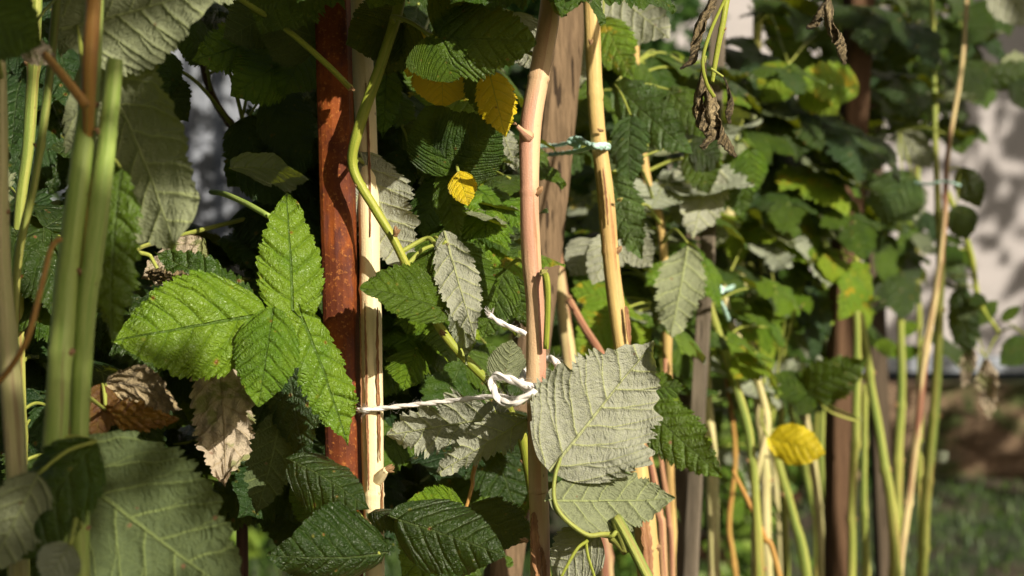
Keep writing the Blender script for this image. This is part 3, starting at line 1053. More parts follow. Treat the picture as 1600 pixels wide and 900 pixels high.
o = prism('wooden_post', line_down([(889, -10, 1.62), (869, 200, 1.61), (847, 400, 1.60), (803, 760, 1.58)]), S(54, 1.6), S(40, 1.6), WOOD_GREY, ang=R(18), bev=0.003, rough=0.0004, seed=2)
tag(o, 'weathered grey-brown wooden post leaning behind the pinkish cane, mint twine round it', 'post')
o = prism('wooden_post', line_down([(1337, 100, 2.3), (1322, 400, 2.3), (1314, 600, 2.3), (1312, 900, 2.3)]), S(40, 2.3), S(36, 2.3), WOOD_BROWN, ang=R(20), bev=0.003, rough=0.0006, seed=3)
tag(o, 'dark reddish-brown wooden post to the right of the bright yellow leaf', 'post')
o = prism('wooden_post', line_down([(1366, 380, 3.0), (1368, 500, 3.0), (1375, 700, 3.0)]), S(26, 3.0), S(26, 3.0), WOOD_DARK, ang=R(10), rough=0.0006, seed=4)
tag(o, 'thin dark wooden post farther back against the pale house wall', 'post')
o = prism('wooden_post', line_down([(1080, 480, 2.05), (1072, 650, 2.05), (1062, 900, 2.05)]), S(40, 2.05), S(30, 2.05), WOOD_DARK, ang=R(10), rough=0.0006, seed=5)
tag(o, 'dark blackish post standing just behind the grey wooden batten', 'post')
o = prism('wooden_batten', line_down([(1118, 130, 1.9), (1106, 380, 1.9), (1093, 600, 1.9), (1079, 900, 1.9)]), S(23, 1.9), S(14, 1.9), WOOD_STEEL, ang=R(-14), bev=0.001, rough=0.0003, seed=6)
tag(o, 'narrow grey batten with dark cracks beside the spotted drooping leaf', 'batten')

# ================================================================== CANES
# middle of the picture
Plant('center', 'raspberry_cane', 'thick pinkish tan cane in front of the weathered post, tied with white string',
      [(880, -260, 1.26, 28), (862, -10, 1.25, 32), (848, 90, 1.24, 32), (829, 195, 1.23, 33), (827, 300, 1.22, 30), (830, 400, 1.22, 31), (836, 480, 1.22, 29), (838, 600, 1.22, 31), (840, 750, 1.22, 30), (844, 910, 1.22, 32)], CM['pink'], CANES, sides=20, rough=0.02, n=10)
Plant('cream', 'raspberry_cane', 'smooth cream yellow cane tied to the weathered post with mint twine',
      [(915, -200, 1.42, 24), (923, -10, 1.42, 25), (932, 180, 1.42, 25), (946, 300, 1.42, 27), (957, 430, 1.42, 26), (972, 540, 1.42, 27), (992, 680, 1.42, 30), (1003, 790, 1.42, 34), (1015, 910, 1.42, 36)], CM['cream'], CANES, sides=18, rough=0.02, n=10)
Plant('split', 'raspberry_cane', 'bare cream cane with split peeling brown bark beside the rusty stake',
      [(548, -200, 1.31, 34), (560, -10, 1.30, 34), (573, 200, 1.29, 33), (578, 400, 1.275, 33), (580, 600, 1.265, 34), (582, 740, 1.265, 34), (586, 900, 1.265, 31)],
      cane_mat('cane_bark_ivory', (0.80, 0.68, 0.42), (0.74, 0.60, 0.34), amt=0.08, streak=(0.35, 0.2, 0.09)), CANES, sides=18, rough=0.02, n=10)
# peeling strips of bark on the split cane
sp = PLANTS['split']


def strip(rows, wpx, lift=0.0007, who='split'):
    pts = spline([tuple(P(*r_)) + (0,) for r_ in rows], 14)
    rr = random.Random(int(rows[0][0] * 3))
    V, Fc, UV = [], [], []
    for i, p in enumerate(pts):
        c = Vector(p[:3])
        f_ = math.sin(math.pi * (i + 0.3) / (len(pts) - 0.4)) ** 0.35
        w_ = S(wpx, 1.3) / 2 * (f_ * (0.75 + 0.5 * rr.random()))
        k_ = S(rr.uniform(-.35, .35), 1.3)
        for a in (-1, -0.3, 0.3, 1):
            zz = -FWD * (lift * (0.3 if abs(a) < 1 else 1.6))
            V.append(c + RIGHT * (a * w_ + k_) + zz); UV.append((i * 0.01, a * 0.2 + .5))
    for i in range(len(pts) - 1):
        for k in range(3):
            a = i * 4 + k
            Fc.append((a, a + 1, a + 5, a + 4))
    o = mesh_obj('bark_strip', V, Fc, BARK_PEEL, PLANTS[who].root, UV)
    m = o.modifiers.new('thick', 'SOLIDIFY'); m.thickness = 0.0006
    return o


zf = 1.2578
strip([(570, 470, zf), (572, 560, zf - .0005), (573, 640, zf), (575, 700, zf), (576, 765, zf)], 4)
strip([(590, 480, zf + .002), (590, 560, zf + .001), (592, 640, zf + .001), (594, 720, zf)], 5)
strip([(563, 490, zf + .003), (564, 580, zf + .002), (565, 660, zf + .003)], 2.5)
strip([(598, 745, zf + .002), (597, 800, zf + .002), (596, 880, zf + .002)], 3)
strip([(572, 130, 1.287), (577, 250, 1.28), (579, 370, 1.27)], 4)
strip([(834, 800, 1.2135), (836, 850, 1.2133), (842, 915, 1.2133)], 13, who='center')
strip([(846, 855, 1.2142), (850, 880, 1.2142), (852, 920, 1.2142)], 7, who='center')
strip([(978, 478, 1.4125), (981, 505, 1.412), (984, 540, 1.412)], 8, who='cream')
strip([(1003, 790, 1.411), (1010, 840, 1.411), (1016, 920, 1.410)], 17, who='cream')
strip([(942, 262, 1.4125), (946, 300, 1.4125), (950, 352, 1.4125)], 4, who='cream')
sp.bud(602, 735, 1.253, 16, 20)
g = join_geo(tube_geo(spline([tuple(P(588, 752, 1.262)) + (0.004,), tuple(P(597, 741, 1.256)) + (0.0032,), tuple(P(604, 734, 1.252)) + (0.002,)], 4), sides=8, rough=0.05))
mesh_obj('node', *g[:2], sp.mat, sp.root, g[2])

Plant('branch', 'raspberry_cane', 'yellow-green cane slanting down from the rusty stake to the white knot',
      [(640, -160, 1.24, 17), (626, -10, 1.24, 17), (598, 90, 1.235, 17), (560, 200, 1.235, 18), (551, 262, 1.24, 16), (585, 325, 1.24, 15), (617, 378, 1.24, 14), (652, 450, 1.245, 14), (700, 530, 1.25, 14), (765, 598, 1.26, 14), (800, 650, 1.30, 16), (838, 800, 1.34, 17)], CM['lime'], CANES, sides=14, rough=0.03, n=10)
b_ = PLANTS['branch']
b_.bud(618, 366, 1.232, 14, 80)
b_.bud(552, 140, 1.228, 9, 160)
b_.bud(690, 518, 1.243, 10, -60)
b_.stalk([P(548, 138, 1.237), P(505, 95, 1.215), P(440, 40, 1.20), P(368, -8, 1.19), P(330, -60, 1.19)], 0.0020, 0.0016, CM['lime'], 'side_shoot')
cc = PLANTS['center']
cc.bud(847, 428, 1.208, 12, 60, True)
cc.bud(806, 194, 1.215, 6, 150)
cc.bud(822, 845, 1.21, 12, 170)
g = tube_geo(spline([tuple(P(826, 214, 1.222)) + (0.004,), tuple(P(817, 206, 1.217)) + (0.0022,), tuple(P(808, 197, 1.215)) + (0.0014,)], 4), sides=8)
mesh_obj('node', *g[:2], cc.mat, cc.root, g[2])
cc.stalk([P(848, 425, 1.213), P(854, 435, 1.206), P(856, 470, 1.206), P(853, 545, 1.21)], 0.0022, 0.0018, CM['lime'], 'side_shoot')
g = tube_geo(spline([tuple(P(855, -40, 1.24)) + (0.0035,), tuple(P(872, 15, 1.235)) + (0.003,), tuple(P(893, 6, 1.23)) + (0.0025,), tuple(P(925, -12, 1.22)) + (0.002,)], 5), sides=8)
mesh_obj('side_shoot', *g[:2], CM['lime'], cc.root, g[2])
cr = PLANTS['cream']
cr.bud(923, 68, 1.408, 8, 90)
cr.bud(941, 204, 1.41, 8, 160)
cr.bud(966, 312, 1.41, 8, 10, True)

Plant('brownleft', 'raspberry_cane', 'short reddish tan cane between the pinkish cane and the cream cane',
      [(862, 330, 1.72, 18), (872, 420, 1.72, 20), (884, 500, 1.72, 22), (897, 600, 1.72, 23), (915, 720, 1.72, 24), (940, 830, 1.72, 24), (948, 910, 1.72, 24)], CM['redcream'], CANES, sides=12)
Plant('lowstem', 'raspberry_cane', 'young green cane rising low at the centre, carrying the big grey-backed leaf',
      [(922, 790, 1.20, 12), (945, 822, 1.19, 16), (975, 860, 1.18, 17), (1010, 905, 1.17, 17)], CM['green'], CANES, sides=12)
Plant('darkred', 'raspberry_cane', 'thin dark red cane crossing diagonally behind the cream cane',
      [(890, 470, 1.62, 12), (915, 515, 1.6, 13), (940, 555, 1.58, 14), (985, 640, 1.56, 13), (1015, 720, 1.56, 11), (1028, 800, 1.56, 13), (1034, 910, 1.56, 14)], CM['red'], CANES, sides=10)

# left foreground
Plant('leftpale', 'raspberry_cane', 'pale greyish green cane at the very edge, leftmost of all',
      [(-6, -150, 1.0, 16), (-2, 0, 1.0, 16), (2, 150, .99, 18), (4, 400, .98, 26), (14, 560, .97, 34), (26, 740, .96, 34), (30, 910, .96, 32)], CM['pale'], CANES, sides=14)
Plant('leftthick', 'raspberry_cane', 'thick green cane, first of the blurred pair in the left foreground',
      [(172, -200, .98, 26), (150, -10, .97, 27), (142, 130, .96, 30), (122, 300, .95, 36), (104, 450, .95, 40), (90, 640, .94, 38), (84, 910, .94, 40)], CM['grey'], CANES, sides=18)
Plant('leftcut', 'raspberry_cane', 'cut-off green cane with a pale rounded top, second of the blurred pair',
      [(181, 92, .95, 22), (178, 110, .95, 27), (170, 190, .95, 28), (153, 330, .95, 32), (136, 480, .95, 32), (126, 620, .95, 32), (124, 760, .95, 30), (128, 910, .95, 28)], CM['grey'], CANES, sides=18)
Plant('leftthin', 'raspberry_cane', 'thin yellow-green cane between the leftmost cane and the blurred pair',
      [(108, -160, 1.06, 14), (90, -10, 1.06, 14), (76, 130, 1.06, 14), (55, 280, 1.05, 14), (30, 400, 1.05, 13), (22, 560, 1.05, 12), (18, 910, 1.05, 12)], CM['green'], CANES, sides=12)
Plant('leftorange', 'raspberry_cane', 'orange-brown stalk standing upright in front of the thick blurred cane',
      [(152, -180, .93, 24), (146, -10, .93, 24), (141, 60, .93, 24), (138, 130, .935, 22), (134, 300, .97, 14), (120, 500, 1.0, 12)], CM['orange'], CANES, sides=12)
lp = PLANTS['leftthick']
lp.stalk([P(70, 85, .93), P(100, 120, .92), P(135, 165, .915)], 0.0020, 0.0026, CM['orange'], 'side_shoot')
PLANTS['leftpale'].stalk([P(96, 372, .90), P(80, 388, .90), P(64, 450, .90), P(42, 530, .90), P(8, 585, .91), P(-30, 620, .92)], 0.0012, 0.0016, CM['orange'], 'side_shoot')
Plant('leftback', 'raspberry_cane', 'yellowish cane half hidden behind the thin green one at far left',
      [(60, -100, 1.25, 20), (48, 200, 1.25, 20), (30, 400, 1.25, 18), (40, 910, 1.25, 18)], CM['green'], CANES, sides=10)
# hidden canes of the row that carry leaves
Plant('inner', 'raspberry_cane', 'dark slender cane behind the five-part bright green leaf',
      [(300, -260, 1.55, 14), (318, 100, 1.5, 13), (390, 245, 1.46, 11), (400, 420, 1.46, 12), (380, 700, 1.46, 18), (376, 910, 1.46, 20)], CM['dark'], CANES, sides=12)
Plant('leftdark', 'raspberry_cane', 'shaded leafy cane filling the gap behind the left foreground canes',
      [(150, -260, 1.55, 14), (180, 200, 1.5, 16), (170, 600, 1.5, 18), (180, 910, 1.5, 18)], CM['grey'], CANES, sides=10)
Plant('midback', 'raspberry_cane', 'leafy cane hidden among dark leaves to the right of the rusty stake',
      [(690, -260, 1.60, 14), (690, 200, 1.6, 14), (720, 600, 1.6, 15), (730, 910, 1.6, 18)], CM['green'], CANES, sides=10)
Plant('midback2', 'raspberry_cane', 'leafy cane standing behind the cream cane',
      [(1000, -260, 1.8, 12), (990, 100, 1.8, 13), (1010, 290, 1.8, 14), (1035, 400, 1.8, 14), (1050, 910, 1.85, 14)], CM['cream'], CANES, sides=10)
Plant('hang', 'raspberry_cane', 'hanging yellow-green shoot tip with shrivelled brown leaves at top centre right',
      [(1150, -170, 1.30, 11), (1142, -60, 1.28, 11), (1132, 10, 1.26, 10), (1118, 90, 1.26, 9), (1112, 128, 1.26, 7)], CM['lime'], CANES, sides=10, ground=False)
Plant('hang2', 'raspberry_cane', 'second hanging shoot ending in one curled brown leaf, top right of centre',
      [(1310, -150, 1.34, 9), (1298, -60, 1.33, 8), (1293, 5, 1.32, 6)], CM['lime'], CANES, sides=8, ground=False)

# right-hand canes (blurred)
def rcane(key, label, rows, mat, **k):
    Plant(key, 'raspberry_cane', label, rows, CM[mat], CANES, sides=10, **k)


rcane('r1', 'white-grey cane tied with a mint twine knot in front of the house', [(1122, 180, 2.2, 22), (1138, 330, 2.2, 22), (1152, 430, 2.2, 22), (1172, 540, 2.2, 18), (1192, 700, 2.2, 16), (1200, 910, 2.2, 16)], 'pale')
rcane('r2', 'pale yellow cane rising straight between batten and spotted leaf tip', [(1098, 480, 2.0, 12), (1104, 620, 2.0, 18), (1113, 720, 2.0, 20), (1118, 910, 2.0, 20)], 'pale')
rcane('r3', 'yellow-green cane curving from the twine knot down past the yellow leaf', [(1108, 470, 1.95, 9), (1122, 520, 1.95, 14), (1148, 600, 1.95, 14), (1170, 680, 1.95, 14), (1178, 780, 1.95, 14), (1184, 910, 1.95, 16)], 'green')
rcane('r4', 'grey withered stem bent over beside the yellow-green curved cane', [(1130, 445, 2.0, 8), (1140, 500, 2.0, 12), (1165, 550, 2.0, 12), (1188, 610, 2.0, 12), (1198, 670, 2.0, 12), (1180, 760, 2.0, 10), (1178, 910, 2.05, 12)], 'pale')
rcane('r5', 'orange stem leaning right at the bottom between blurred canes', [(1145, 735, 1.95, 6), (1170, 785, 1.95, 8), (1195, 840, 1.95, 9), (1220, 910, 1.95, 9)], 'orange')
rcane('r6', 'yellow-green cane below the bright yellow leaf', [(1205, 670, 2.2, 12), (1218, 730, 2.2, 14), (1240, 810, 2.2, 15), (1262, 910, 2.2, 16)], 'green')
rcane('r7', 'pale green cane just to the right of the yellow leaf', [(1246, 560, 2.4, 12), (1262, 680, 2.4, 14), (1275, 760, 2.4, 14), (1285, 910, 2.4, 14)], 'pale')
rcane('r8', 'straight yellowish cane touching the brown post on its right', [(1338, 400, 2.25, 10), (1337, 600, 2.25, 13), (1334, 760, 2.25, 13), (1330, 910, 2.25, 13)], 'green')
rcane('r9', 'thin green cane second to the right of the brown post', [(1352, 600, 2.4, 10), (1350, 760, 2.4, 11), (1352, 910, 2.4, 12)], 'green')
rcane('r10', 'light green cane slanting down to the right beside the brown post', [(1344, 490, 2.3, 12), (1360, 590, 2.3, 14), (1380, 700, 2.3, 15), (1394, 820, 2.3, 17), (1398, 910, 2.3, 18)], 'green')
rcane('r11', 'yellowish cane bearing a small leaf in front of the stone base', [(1406, 460, 2.7, 10), (1409, 600, 2.7, 14), (1403, 720, 2.7, 14), (1400, 910, 2.7, 12)], 'green')
rcane('r12', 'dark red and cream striped cane leaning in front of the house wall', [(1512, -30, 2.35, 7), (1503, 100, 2.35, 8), (1482, 230, 2.35, 8), (1475, 330, 2.35, 9), (1462, 450, 2.35, 11), (1442, 570, 2.35, 12), (1430, 690, 2.35, 12), (1416, 820, 2.35, 12), (1406, 910, 2.35, 12)], 'redcream')
rcane('r13', 'tall green cane, rightmost of the row against the house', [(1455, -30, 2.4, 8), (1462, 200, 2.4, 9), (1470, 400, 2.4, 13), (1467, 500, 2.4, 15), (1460, 640, 2.4, 16), (1446, 780, 2.4, 17), (1440, 910, 2.4, 17)], 'green')
rcane('r14', 'drooping green shoot hanging before the house wall, far right', [(1480, 300, 2.5, 9), (1500, 350, 2.5, 9), (1518, 400, 2.5, 9), (1530, 470, 2.5, 8), (1560, 520, 2.5, 6)], 'lime', ground=False)
rcane('r15', 'pale cane behind the bright yellow leaf, leaning left', [(1225, 600, 2.6, 9), (1252, 720, 2.6, 12), (1282, 850, 2.6, 12), (1290, 910, 2.6, 12)], 'green')
rcane('rb1', 'leafy cane behind the shrivelled hanging leaves', [(1190, -260, 2.3, 12), (1180, 300, 2.3, 12), (1215, 600, 2.35, 12), (1230, 910, 2.4, 12)], 'green')
rcane('rb2', 'leafy cane close to the brown post, before the house wall', [(1310, -260, 2.6, 12), (1290, 300, 2.6, 12), (1280, 600, 2.6, 12), (1275, 910, 2.6, 12)], 'green')
rcane('rb3', 'slender cane with big leaves high up against the pale wall', [(1440, -260, 2.9, 10), (1430, 60, 2.9, 10), (1432, 210, 2.9, 9), (1436, 500, 2.9, 9)], 'green')

rcane('r16', 'thin brown stem crossing behind the pale straight cane, low down', [(1130, 560, 2.3, 7), (1150, 700, 2.3, 8), (1140, 820, 2.3, 8), (1150, 910, 2.3, 9)], 'orange')
rcane('r17', 'slim dark red stem between the spotted leaf and the batten', [(1040, 560, 1.7, 7), (1034, 700, 1.7, 8), (1046, 800, 1.7, 9), (1050, 910, 1.7, 9)], 'red')
rcane('r18', 'thin greenish cane just left of the brown post', [(1290, 560, 2.5, 8), (1284, 700, 2.5, 10), (1296, 820, 2.5, 10), (1300, 910, 2.5, 10)], 'green')
rcane('r19', 'pale thin cane between the orange stem and the yellow-leaf cane', [(1196, 600, 2.5, 8), (1212, 740, 2.5, 9), (1222, 910, 2.5, 10)], 'pale')
# ================================================================== LEAVES THE PHOTO SHOWS ONE BY ONE
d = 1.2
# bright five-part leaf
hleaf('inner', [
    D((398, 494, 1.18), (174, 533, 1.15), 166, 't', 8, 'bright', fold=0.14, curl=0.35, cup=0.25, wave=0.04, base=0.5, N=9, teeth=0.75),
    D((458, 498, 1.20), (446, 303, 1.22), 100, 't', 12, 'bright', fold=0.15, curl=0.3, cup=0.3, wave=0.03, base=0.42, tip=0.5, teeth=0.7),
    D((425, 494, 1.17), (404, 636, 1.16), 100, 't', 0, 'bright', fold=0.12, curl=0.5, cup=0.4, base=0.45, tip=0.6, teeth=0.6),
    D((470, 498, 1.18), (543, 696, 1.19), 80, 't', -25, 'bright', fold=0.15, curl=0.4, wave=0.04, base=0.55, teeth=0.8),
    D((402, 488, 1.20), (243, 395, 1.22), 66, 't', 20, 'green', fold=0.2, curl=0.5),
], via=[(350, 440, 1.30), (395, 478, 1.20), (425, 492, 1.18), (470, 497, 1.185)], r0=0.0018)
# small stalked piece: dry pinkish leaf above it
hleaf('inner', [D((318, 372, 1.26), (222, 432, 1.24), 60, 'u', 30, 'paper', crumple=0.02, curl=1.2, wave=0.05, label='pinkish dry leaflet'),
                D((230, 425, 1.21), (312, 430, 1.20), 26, 't', 40, 'crisp', crumple=0.04, curl=1.0)],
      via=[(226, 384, 1.22), (235, 400, 1.21), (246, 420, 1.205)])
# withered papery leaf
hleaf('inner', [D((345, 555, 1.23), (352, 760, 1.20), 104, 'u', 10, 'paper', crumple=0.022, curl=0.5, wave=0.06, fold=0.1, base=0.4, tip=0.2, label='withered papery leaflet')])
# dark leaves under the bright one
hleaf('inner', [D((450, 540, 1.25), (478, 720, 1.24), 90, 't', 30, 'deep', curl=0.5), D((440, 640, 1.25), (400, 805, 1.24), 74, 'u', 10, 'dark', curl=0.6)])
# lower left group
hleaf('split', [D((458, 722, 1.20), (577, 795, 1.19), 84, 't', -14, 'dark', fold=-0.1, cup=0.9, curl=1.1, base=0.42, tip=0.6, teeth=0.5, wave=0.045)],
      via=[(585, 870, 1.29), (566, 790, 1.27), (545, 765, 1.24), (500, 742, 1.22)], mat=CM['lime'])
hleaf('split', [D((508, 815, 1.24), (452, 758, 1.22), 56, 't', 10, 'bright', fold=0.1)], via=[(575, 850, 1.28), (540, 826, 1.26), (509, 816, 1.24)])
hleaf('split', [D((592, 866, 1.18), (417, 868, 1.16), 128, 't', -20, 'dark', fold=-0.05, cup=0.7, curl=0.5, base=0.5, N=7, teeth=0.45, wave=0.05),
                D((560, 800, 1.20), (505, 845, 1.2), 60, 't', 10, 'dark', curl=1.0, fold=-0.2)])
hleaf('split', [D((575, 802, 1.20), (640, 828, 1.18), 36, 't', -20, 'dark', curl=1.6, fold=-0.2, cup=0.8),
                D((624, 812, 1.17), (790, 868, 1.15), 118, 't', -6, 'dark', fold=-0.12, cup=0.7, curl=0.5, base=0.42, tip=0.5, N=7, teeth=0.45, wave=0.05)],
      via=[(588, 812, 1.22), (605, 806, 1.19), (625, 812, 1.175)])
hleaf('branch', [D((725, 800, 1.24), (636, 782, 1.22), 66, 't', 5, 'bright', fold=0.2, N=7), D((728, 802, 1.24), (628, 905, 1.20), 110, 't', 15, 'bright', fold=0.2, curl=0.2, N=7),
                 D((727, 798, 1.25), (835, 842, 1.26), 80, 't', 30, 'dark', fold=0.1)],
      via=[(742, 730, 1.26), (738, 760, 1.245), (727, 798, 1.24)], mat=CM['orange'])
# pale undersides around the knot
hleaf('branch', [D((775, 652, 1.242), (604, 680, 1.262), 88, 'u', 0, 'white', fold=0.05, curl=0.35, wave=0.05, tip=0.15, base=0.5, lobe=0.3, teeth=1.8, crumple=0.006, label='grey-white underside with the shadow of the string'),
                 D((828, 655, 1.222), (685, 740, 1.226), 60, 'u', -22, 'white', fold=0.55, curl=0.4, wave=0.06, teeth=1.4)])
hleaf('center', [D((788, 600, 1.28), (800, 530, 1.28), 60, 'u', 10, 'green', fold=0.4)])
# the big grey-backed leaf
hleaf('lowstem', [D((874, 718, 1.183), (1022, 534, 1.185), 198, 'u', 4, 'white', fold=0.05, curl=0.3, cup=0.2, wave=0.04, base=0.46, tip=1.3, N=7, asym=0.03, teeth=1.6, lobe=0.05, label='large grey-white underside of a raspberry leaflet'),
                  D((872, 782, 1.180), (1055, 778, 1.19), 106, 'u', -12, 'green', fold=0.12, curl=0.5, cup=0.2, base=0.55, N=8),
                  D((885, 740, 1.19), (968, 765, 1.195), 62, 'u', 30, 'white', fold=0.5, curl=0.9)],
      via=[(940, 835, 1.178), (915, 835, 1.175), (880, 808, 1.174), (866, 780, 1.176), (867, 745, 1.179), (876, 716, 1.183)], r0=0.0018, mat=CM['green'])
hleaf('lowstem', [D((935, 835, 1.19), (862, 905, 1.2), 90, 'u', 10, 'white', fold=0.1)], via=[(962, 832, 1.18), (955, 838, 1.18), (935, 836, 1.19)])
PLANTS['lowstem'].stalk([P(948, 826, 1.19), P(930, 800, 1.19), P(920, 800, 1.19), P(917, 820, 1.185), P(917, 860, 1.175), P(930, 905, 1.17)], 0.0011, 0.0009, CM['lime'], 'side_shoot')
PLANTS['lowstem'].stalk([P(918, 845, 1.17), P(900, 860, 1.165), P(875, 905, 1.16)], 0.0011, 0.0009, CM['lime'], 'side_shoot')
# leaves between stake and pinkish cane
hleaf('branch', [D((690, 482, 1.22), (562, 450, 1.20), 84, 't', 38, 'green', fold=0.5, curl=0.4, base=0.4, tip=0.3)])
hleaf('branch', [D((568, 255, 1.28), (633, 425, 1.27), 104, 'u', 5, 'white', fold=0.05, wave=0.04, base=0.45, tip=0.4, teeth=1.3, lobe=0.15, label='grey underside behind the slanting cane')])
hleaf('branch', [D((698, 376, 1.225), (742, 530, 1.205), 66, 'u', 0, 'white', fold=0.2, curl=0.4, base=0.5, wave=0.03, teeth=0.8, label='bright white hanging underside')],
      via=[(668, 372, 1.245), (684, 386, 1.23), (697, 377, 1.225)])
hleaf('branch', [D((690, 380, 1.27), (770, 500, 1.27), 92, 't', -10, 'green', fold=0.15, curl=0.4), D((672, 375, 1.28), (660, 450, 1.27), 70, 't', 10, 'green', fold=0.3),
                 D((705, 420, 1.245), (728, 570, 1.24), 44, 'u', 50, 'bluish', fold=0.3, curl=0.3)])
hleaf('center', [D((790, 420, 1.30), (755, 530, 1.29), 74, 't', 20, 'green', fold=0.25, curl=0.3), D((800, 430, 1.30), (830, 520, 1.32), 40, 't', 0, 'green')])
hleaf('midback', [D((705, 262, 1.30), (668, 165, 1.30), 110, 't', 0, 'green', base=0.4, tip=0.2, fold=0.1, cup=0.2), D((700, 255, 1.30), (778, 190, 1.29), 120, 't', 10, 'green', base=0.4, tip=0.2, fold=0.1, cup=0.2, wave=0.02)],)
hleaf('midback', [D((696, 272, 1.31), (718, 378, 1.29), 48, 't', 20, 'green', fold=0.3, curl=0.5), D((680, 285, 1.33), (660, 370, 1.32), 60, 't', -10, 'green')])
hleaf('midback', [D((605, 105, 1.34), (598, 215, 1.32), 52, 't', 0, 'bright', fold=0.4, curl=0.3), D((620, 150, 1.36), (640, 215, 1.34), 42, 't', 10, 'bright')])
hleaf('midback', [D((628, 198, 1.34), (700, 275, 1.32), 70, 't', 30, 'dark', curl=0.6), D((640, 235, 1.33), (600, 310, 1.34), 60, 't', 0, 'dark')])
# upper dark leaves in front
hleaf('branch', [D((683, 60, 1.19), (838, 66, 1.17), 120, 't', -18, 'green', fold=0.15, curl=0.3, base=0.4, tip=0.3, teeth=1.2), D((683, 60, 1.19), (708, 128, 1.18), 116, 't', -10, 'green', fold=0.1, base=0.4, tip=0.2),
                 D((684, 56, 1.19), (770, -40, 1.2), 110, 't', 0, 'green', fold=0.1)],
      via=[(614, 26, 1.225), (640, 34, 1.21), (662, 48, 1.2), (683, 60, 1.19)], mat=CM['lime'])
hleaf('branch', [D((628, 34, 1.25), (540, 70, 1.24), 104, 't', 10, 'dark', fold=0.1, base=0.45, curl=0.4), D((640, 30, 1.25), (600, 118, 1.25), 80, 't', 10, 'dark', curl=0.4)])
hleaf('center', [D((742, 100, 1.3), (762, 186, 1.29), 46, 't', 20, 'green', fold=0.3)])
hleaf('midback', [D((800, 20, 1.36), (835, 110, 1.35), 70, 'u', 10, 'white', label='pale underside behind the pinkish cane')])
# yellow ones
hleaf('midback', [D((662, 50, 1.33), (636, 120, 1.31), 66, 't', 0, 'yellow', label='shaded yellow leaflet'), D((690, 100, 1.31), (692, 168, 1.30), 96, 't', 0, 'yellow', tip=0.2, base=0.4, label='shaded yellow leaflet')])
hleaf('midback', [D((764, 112, 1.28), (790, 214, 1.27), 62, 't', 0, 'yellow', fold=0.1, label='bright yellow leaflet with orange blotch'), D((756, 126, 1.42), (775, 200, 1.41), 50, 't', 0, 'lime')])
hleaf('midback', [D((716, 268, 1.27), (732, 322, 1.26), 44, 't', 0, 'yellow', label='small bright yellow leaflet')])
hleaf('midback', [D((780, 190, 1.44), (808, 270, 1.42), 30, 'u', 0, 'white')])

# upper left
hleaf('leftcut', [D((150, 110, 1.04), (277, 395, 1.0), 180, 'u', 40, 'green', fold=0.1, curl=0.35, cup=0.25, base=0.5, tip=0.8, N=7, label='large shaded underside with raised veins')],
      via=[(165, 200, 0.97), (172, 160, 1.0), (176, 152, 1.02)], r0=0.002)
hleaf('leftorange', [D((120, 40, 1.03), (335, -20, 1.0), 190, 'u', -10, 'green', fold=0.1, curl=0.3, base=0.5, N=7)], r0=0.002)
hleaf('leftpale', [D((-30, 20, .9), (66, 70, .9), 110, 't', 0, 'green', curl=0.3)])
hleaf('leftpale', [D((28, 70, 1.0), (90, 95, 1.0), 40, 'u', 0, 'paper', curl=0.6), D((130, -40, 1.1), (95, 90, 1.1), 60, 'u', 0, 'green')])
hleaf('leftcut', [D((188, 262, 1.0), (176, 540, .99), 78, 't', 25, 'green', fold=0.1, curl=0.4, N=7)])
hleaf('inner', [D((205, 88, 1.34), (262, 156, 1.32), 74, 't', 0, 'green', fold=0.2), D((255, 80, 1.36), (268, 150, 1.36), 50, 't', 20, 'green'), D((250, 120, 1.37), (295, 190, 1.36), 60, 't', 20, 'dark')])
hleaf('inner', [D((330, 66, 1.30), (270, 66, 1.28), 74, 't', 0, 'green', fold=0.2, teeth=1.3), D((420, 60, 1.31), (300, 95, 1.28), 84, 't', 10, 'bright', teeth=1.3), D((445, 95, 1.30), (360, 150, 1.28), 96, 't', 0, 'bright', teeth=1.3, fold=0.2)])
hleaf('inner', [D((480, 70, 1.31), (440, 150, 1.29), 90, 't', 0, 'bright', fold=0.1), D((500, 60, 1.28), (395, 15, 1.25), 120, 'u', 20, 'dark', curl=0.4), D((440, 10, 1.28), (350, 60, 1.26), 90, 'u', 10, 'dark')])
hleaf('inner', [D((360, 262, 1.30), (482, 282, 1.28), 50, 'u', 62, 'bluish', fold=0.2), D((370, 255, 1.33), (455, 320, 1.33), 60, 't', 10, 'deep')])
hleaf('inner', [D((420, 150, 1.34), (480, 250, 1.34), 90, 't', 0, 'deep'), D((390, 180, 1.36), (400, 280, 1.36), 90, 't', 0, 'deep'), D((470, 200, 1.36), (420, 290, 1.36), 80, 't', 0, 'deep')])
PLANTS['inner'].stalk([P(330, 300, 1.42), P(350, 303, 1.30), P(385, 318, 1.26), P(420, 338, 1.24)], 0.0020, 0.0018, CM['grey'], 'side_shoot')
# lower left foreground
hleaf('leftcut', [D((105, 735, 1.0), (385, 945, .98), 250, 'u', -4, 'dark', fold=0.08, curl=0.25, base=0.45, N=7, label='broad blurred underside low in the left foreground')], r0=0.002)
hleaf('leftthick', [D((165, 640, 1.10), (280, 655, 1.08), 46, 't', 20, 'ochre', crumple=0.015, curl=0.9, label='curled yellow and brown leaflet'), D((165, 600, 1.12), (280, 640, 1.1), 60, 'u', 40, 'crisp', crumple=0.02, curl=1.4),
                   D((160, 600, 1.11), (150, 690, 1.1), 60, 't', 0, 'ochre')])
hleaf('leftthick', [D((150, 690, .93), (20, 880, .93), 120, 't', 30, 'green', curl=0.6), D((60, 740, .92), (-20, 900, .92), 100, 'u', 0, 'green', curl=0.5)])
hleaf('leftcut', [D((110, 850, .88), (70, 915, .88), 70, 'u', 0, 'bluish')])

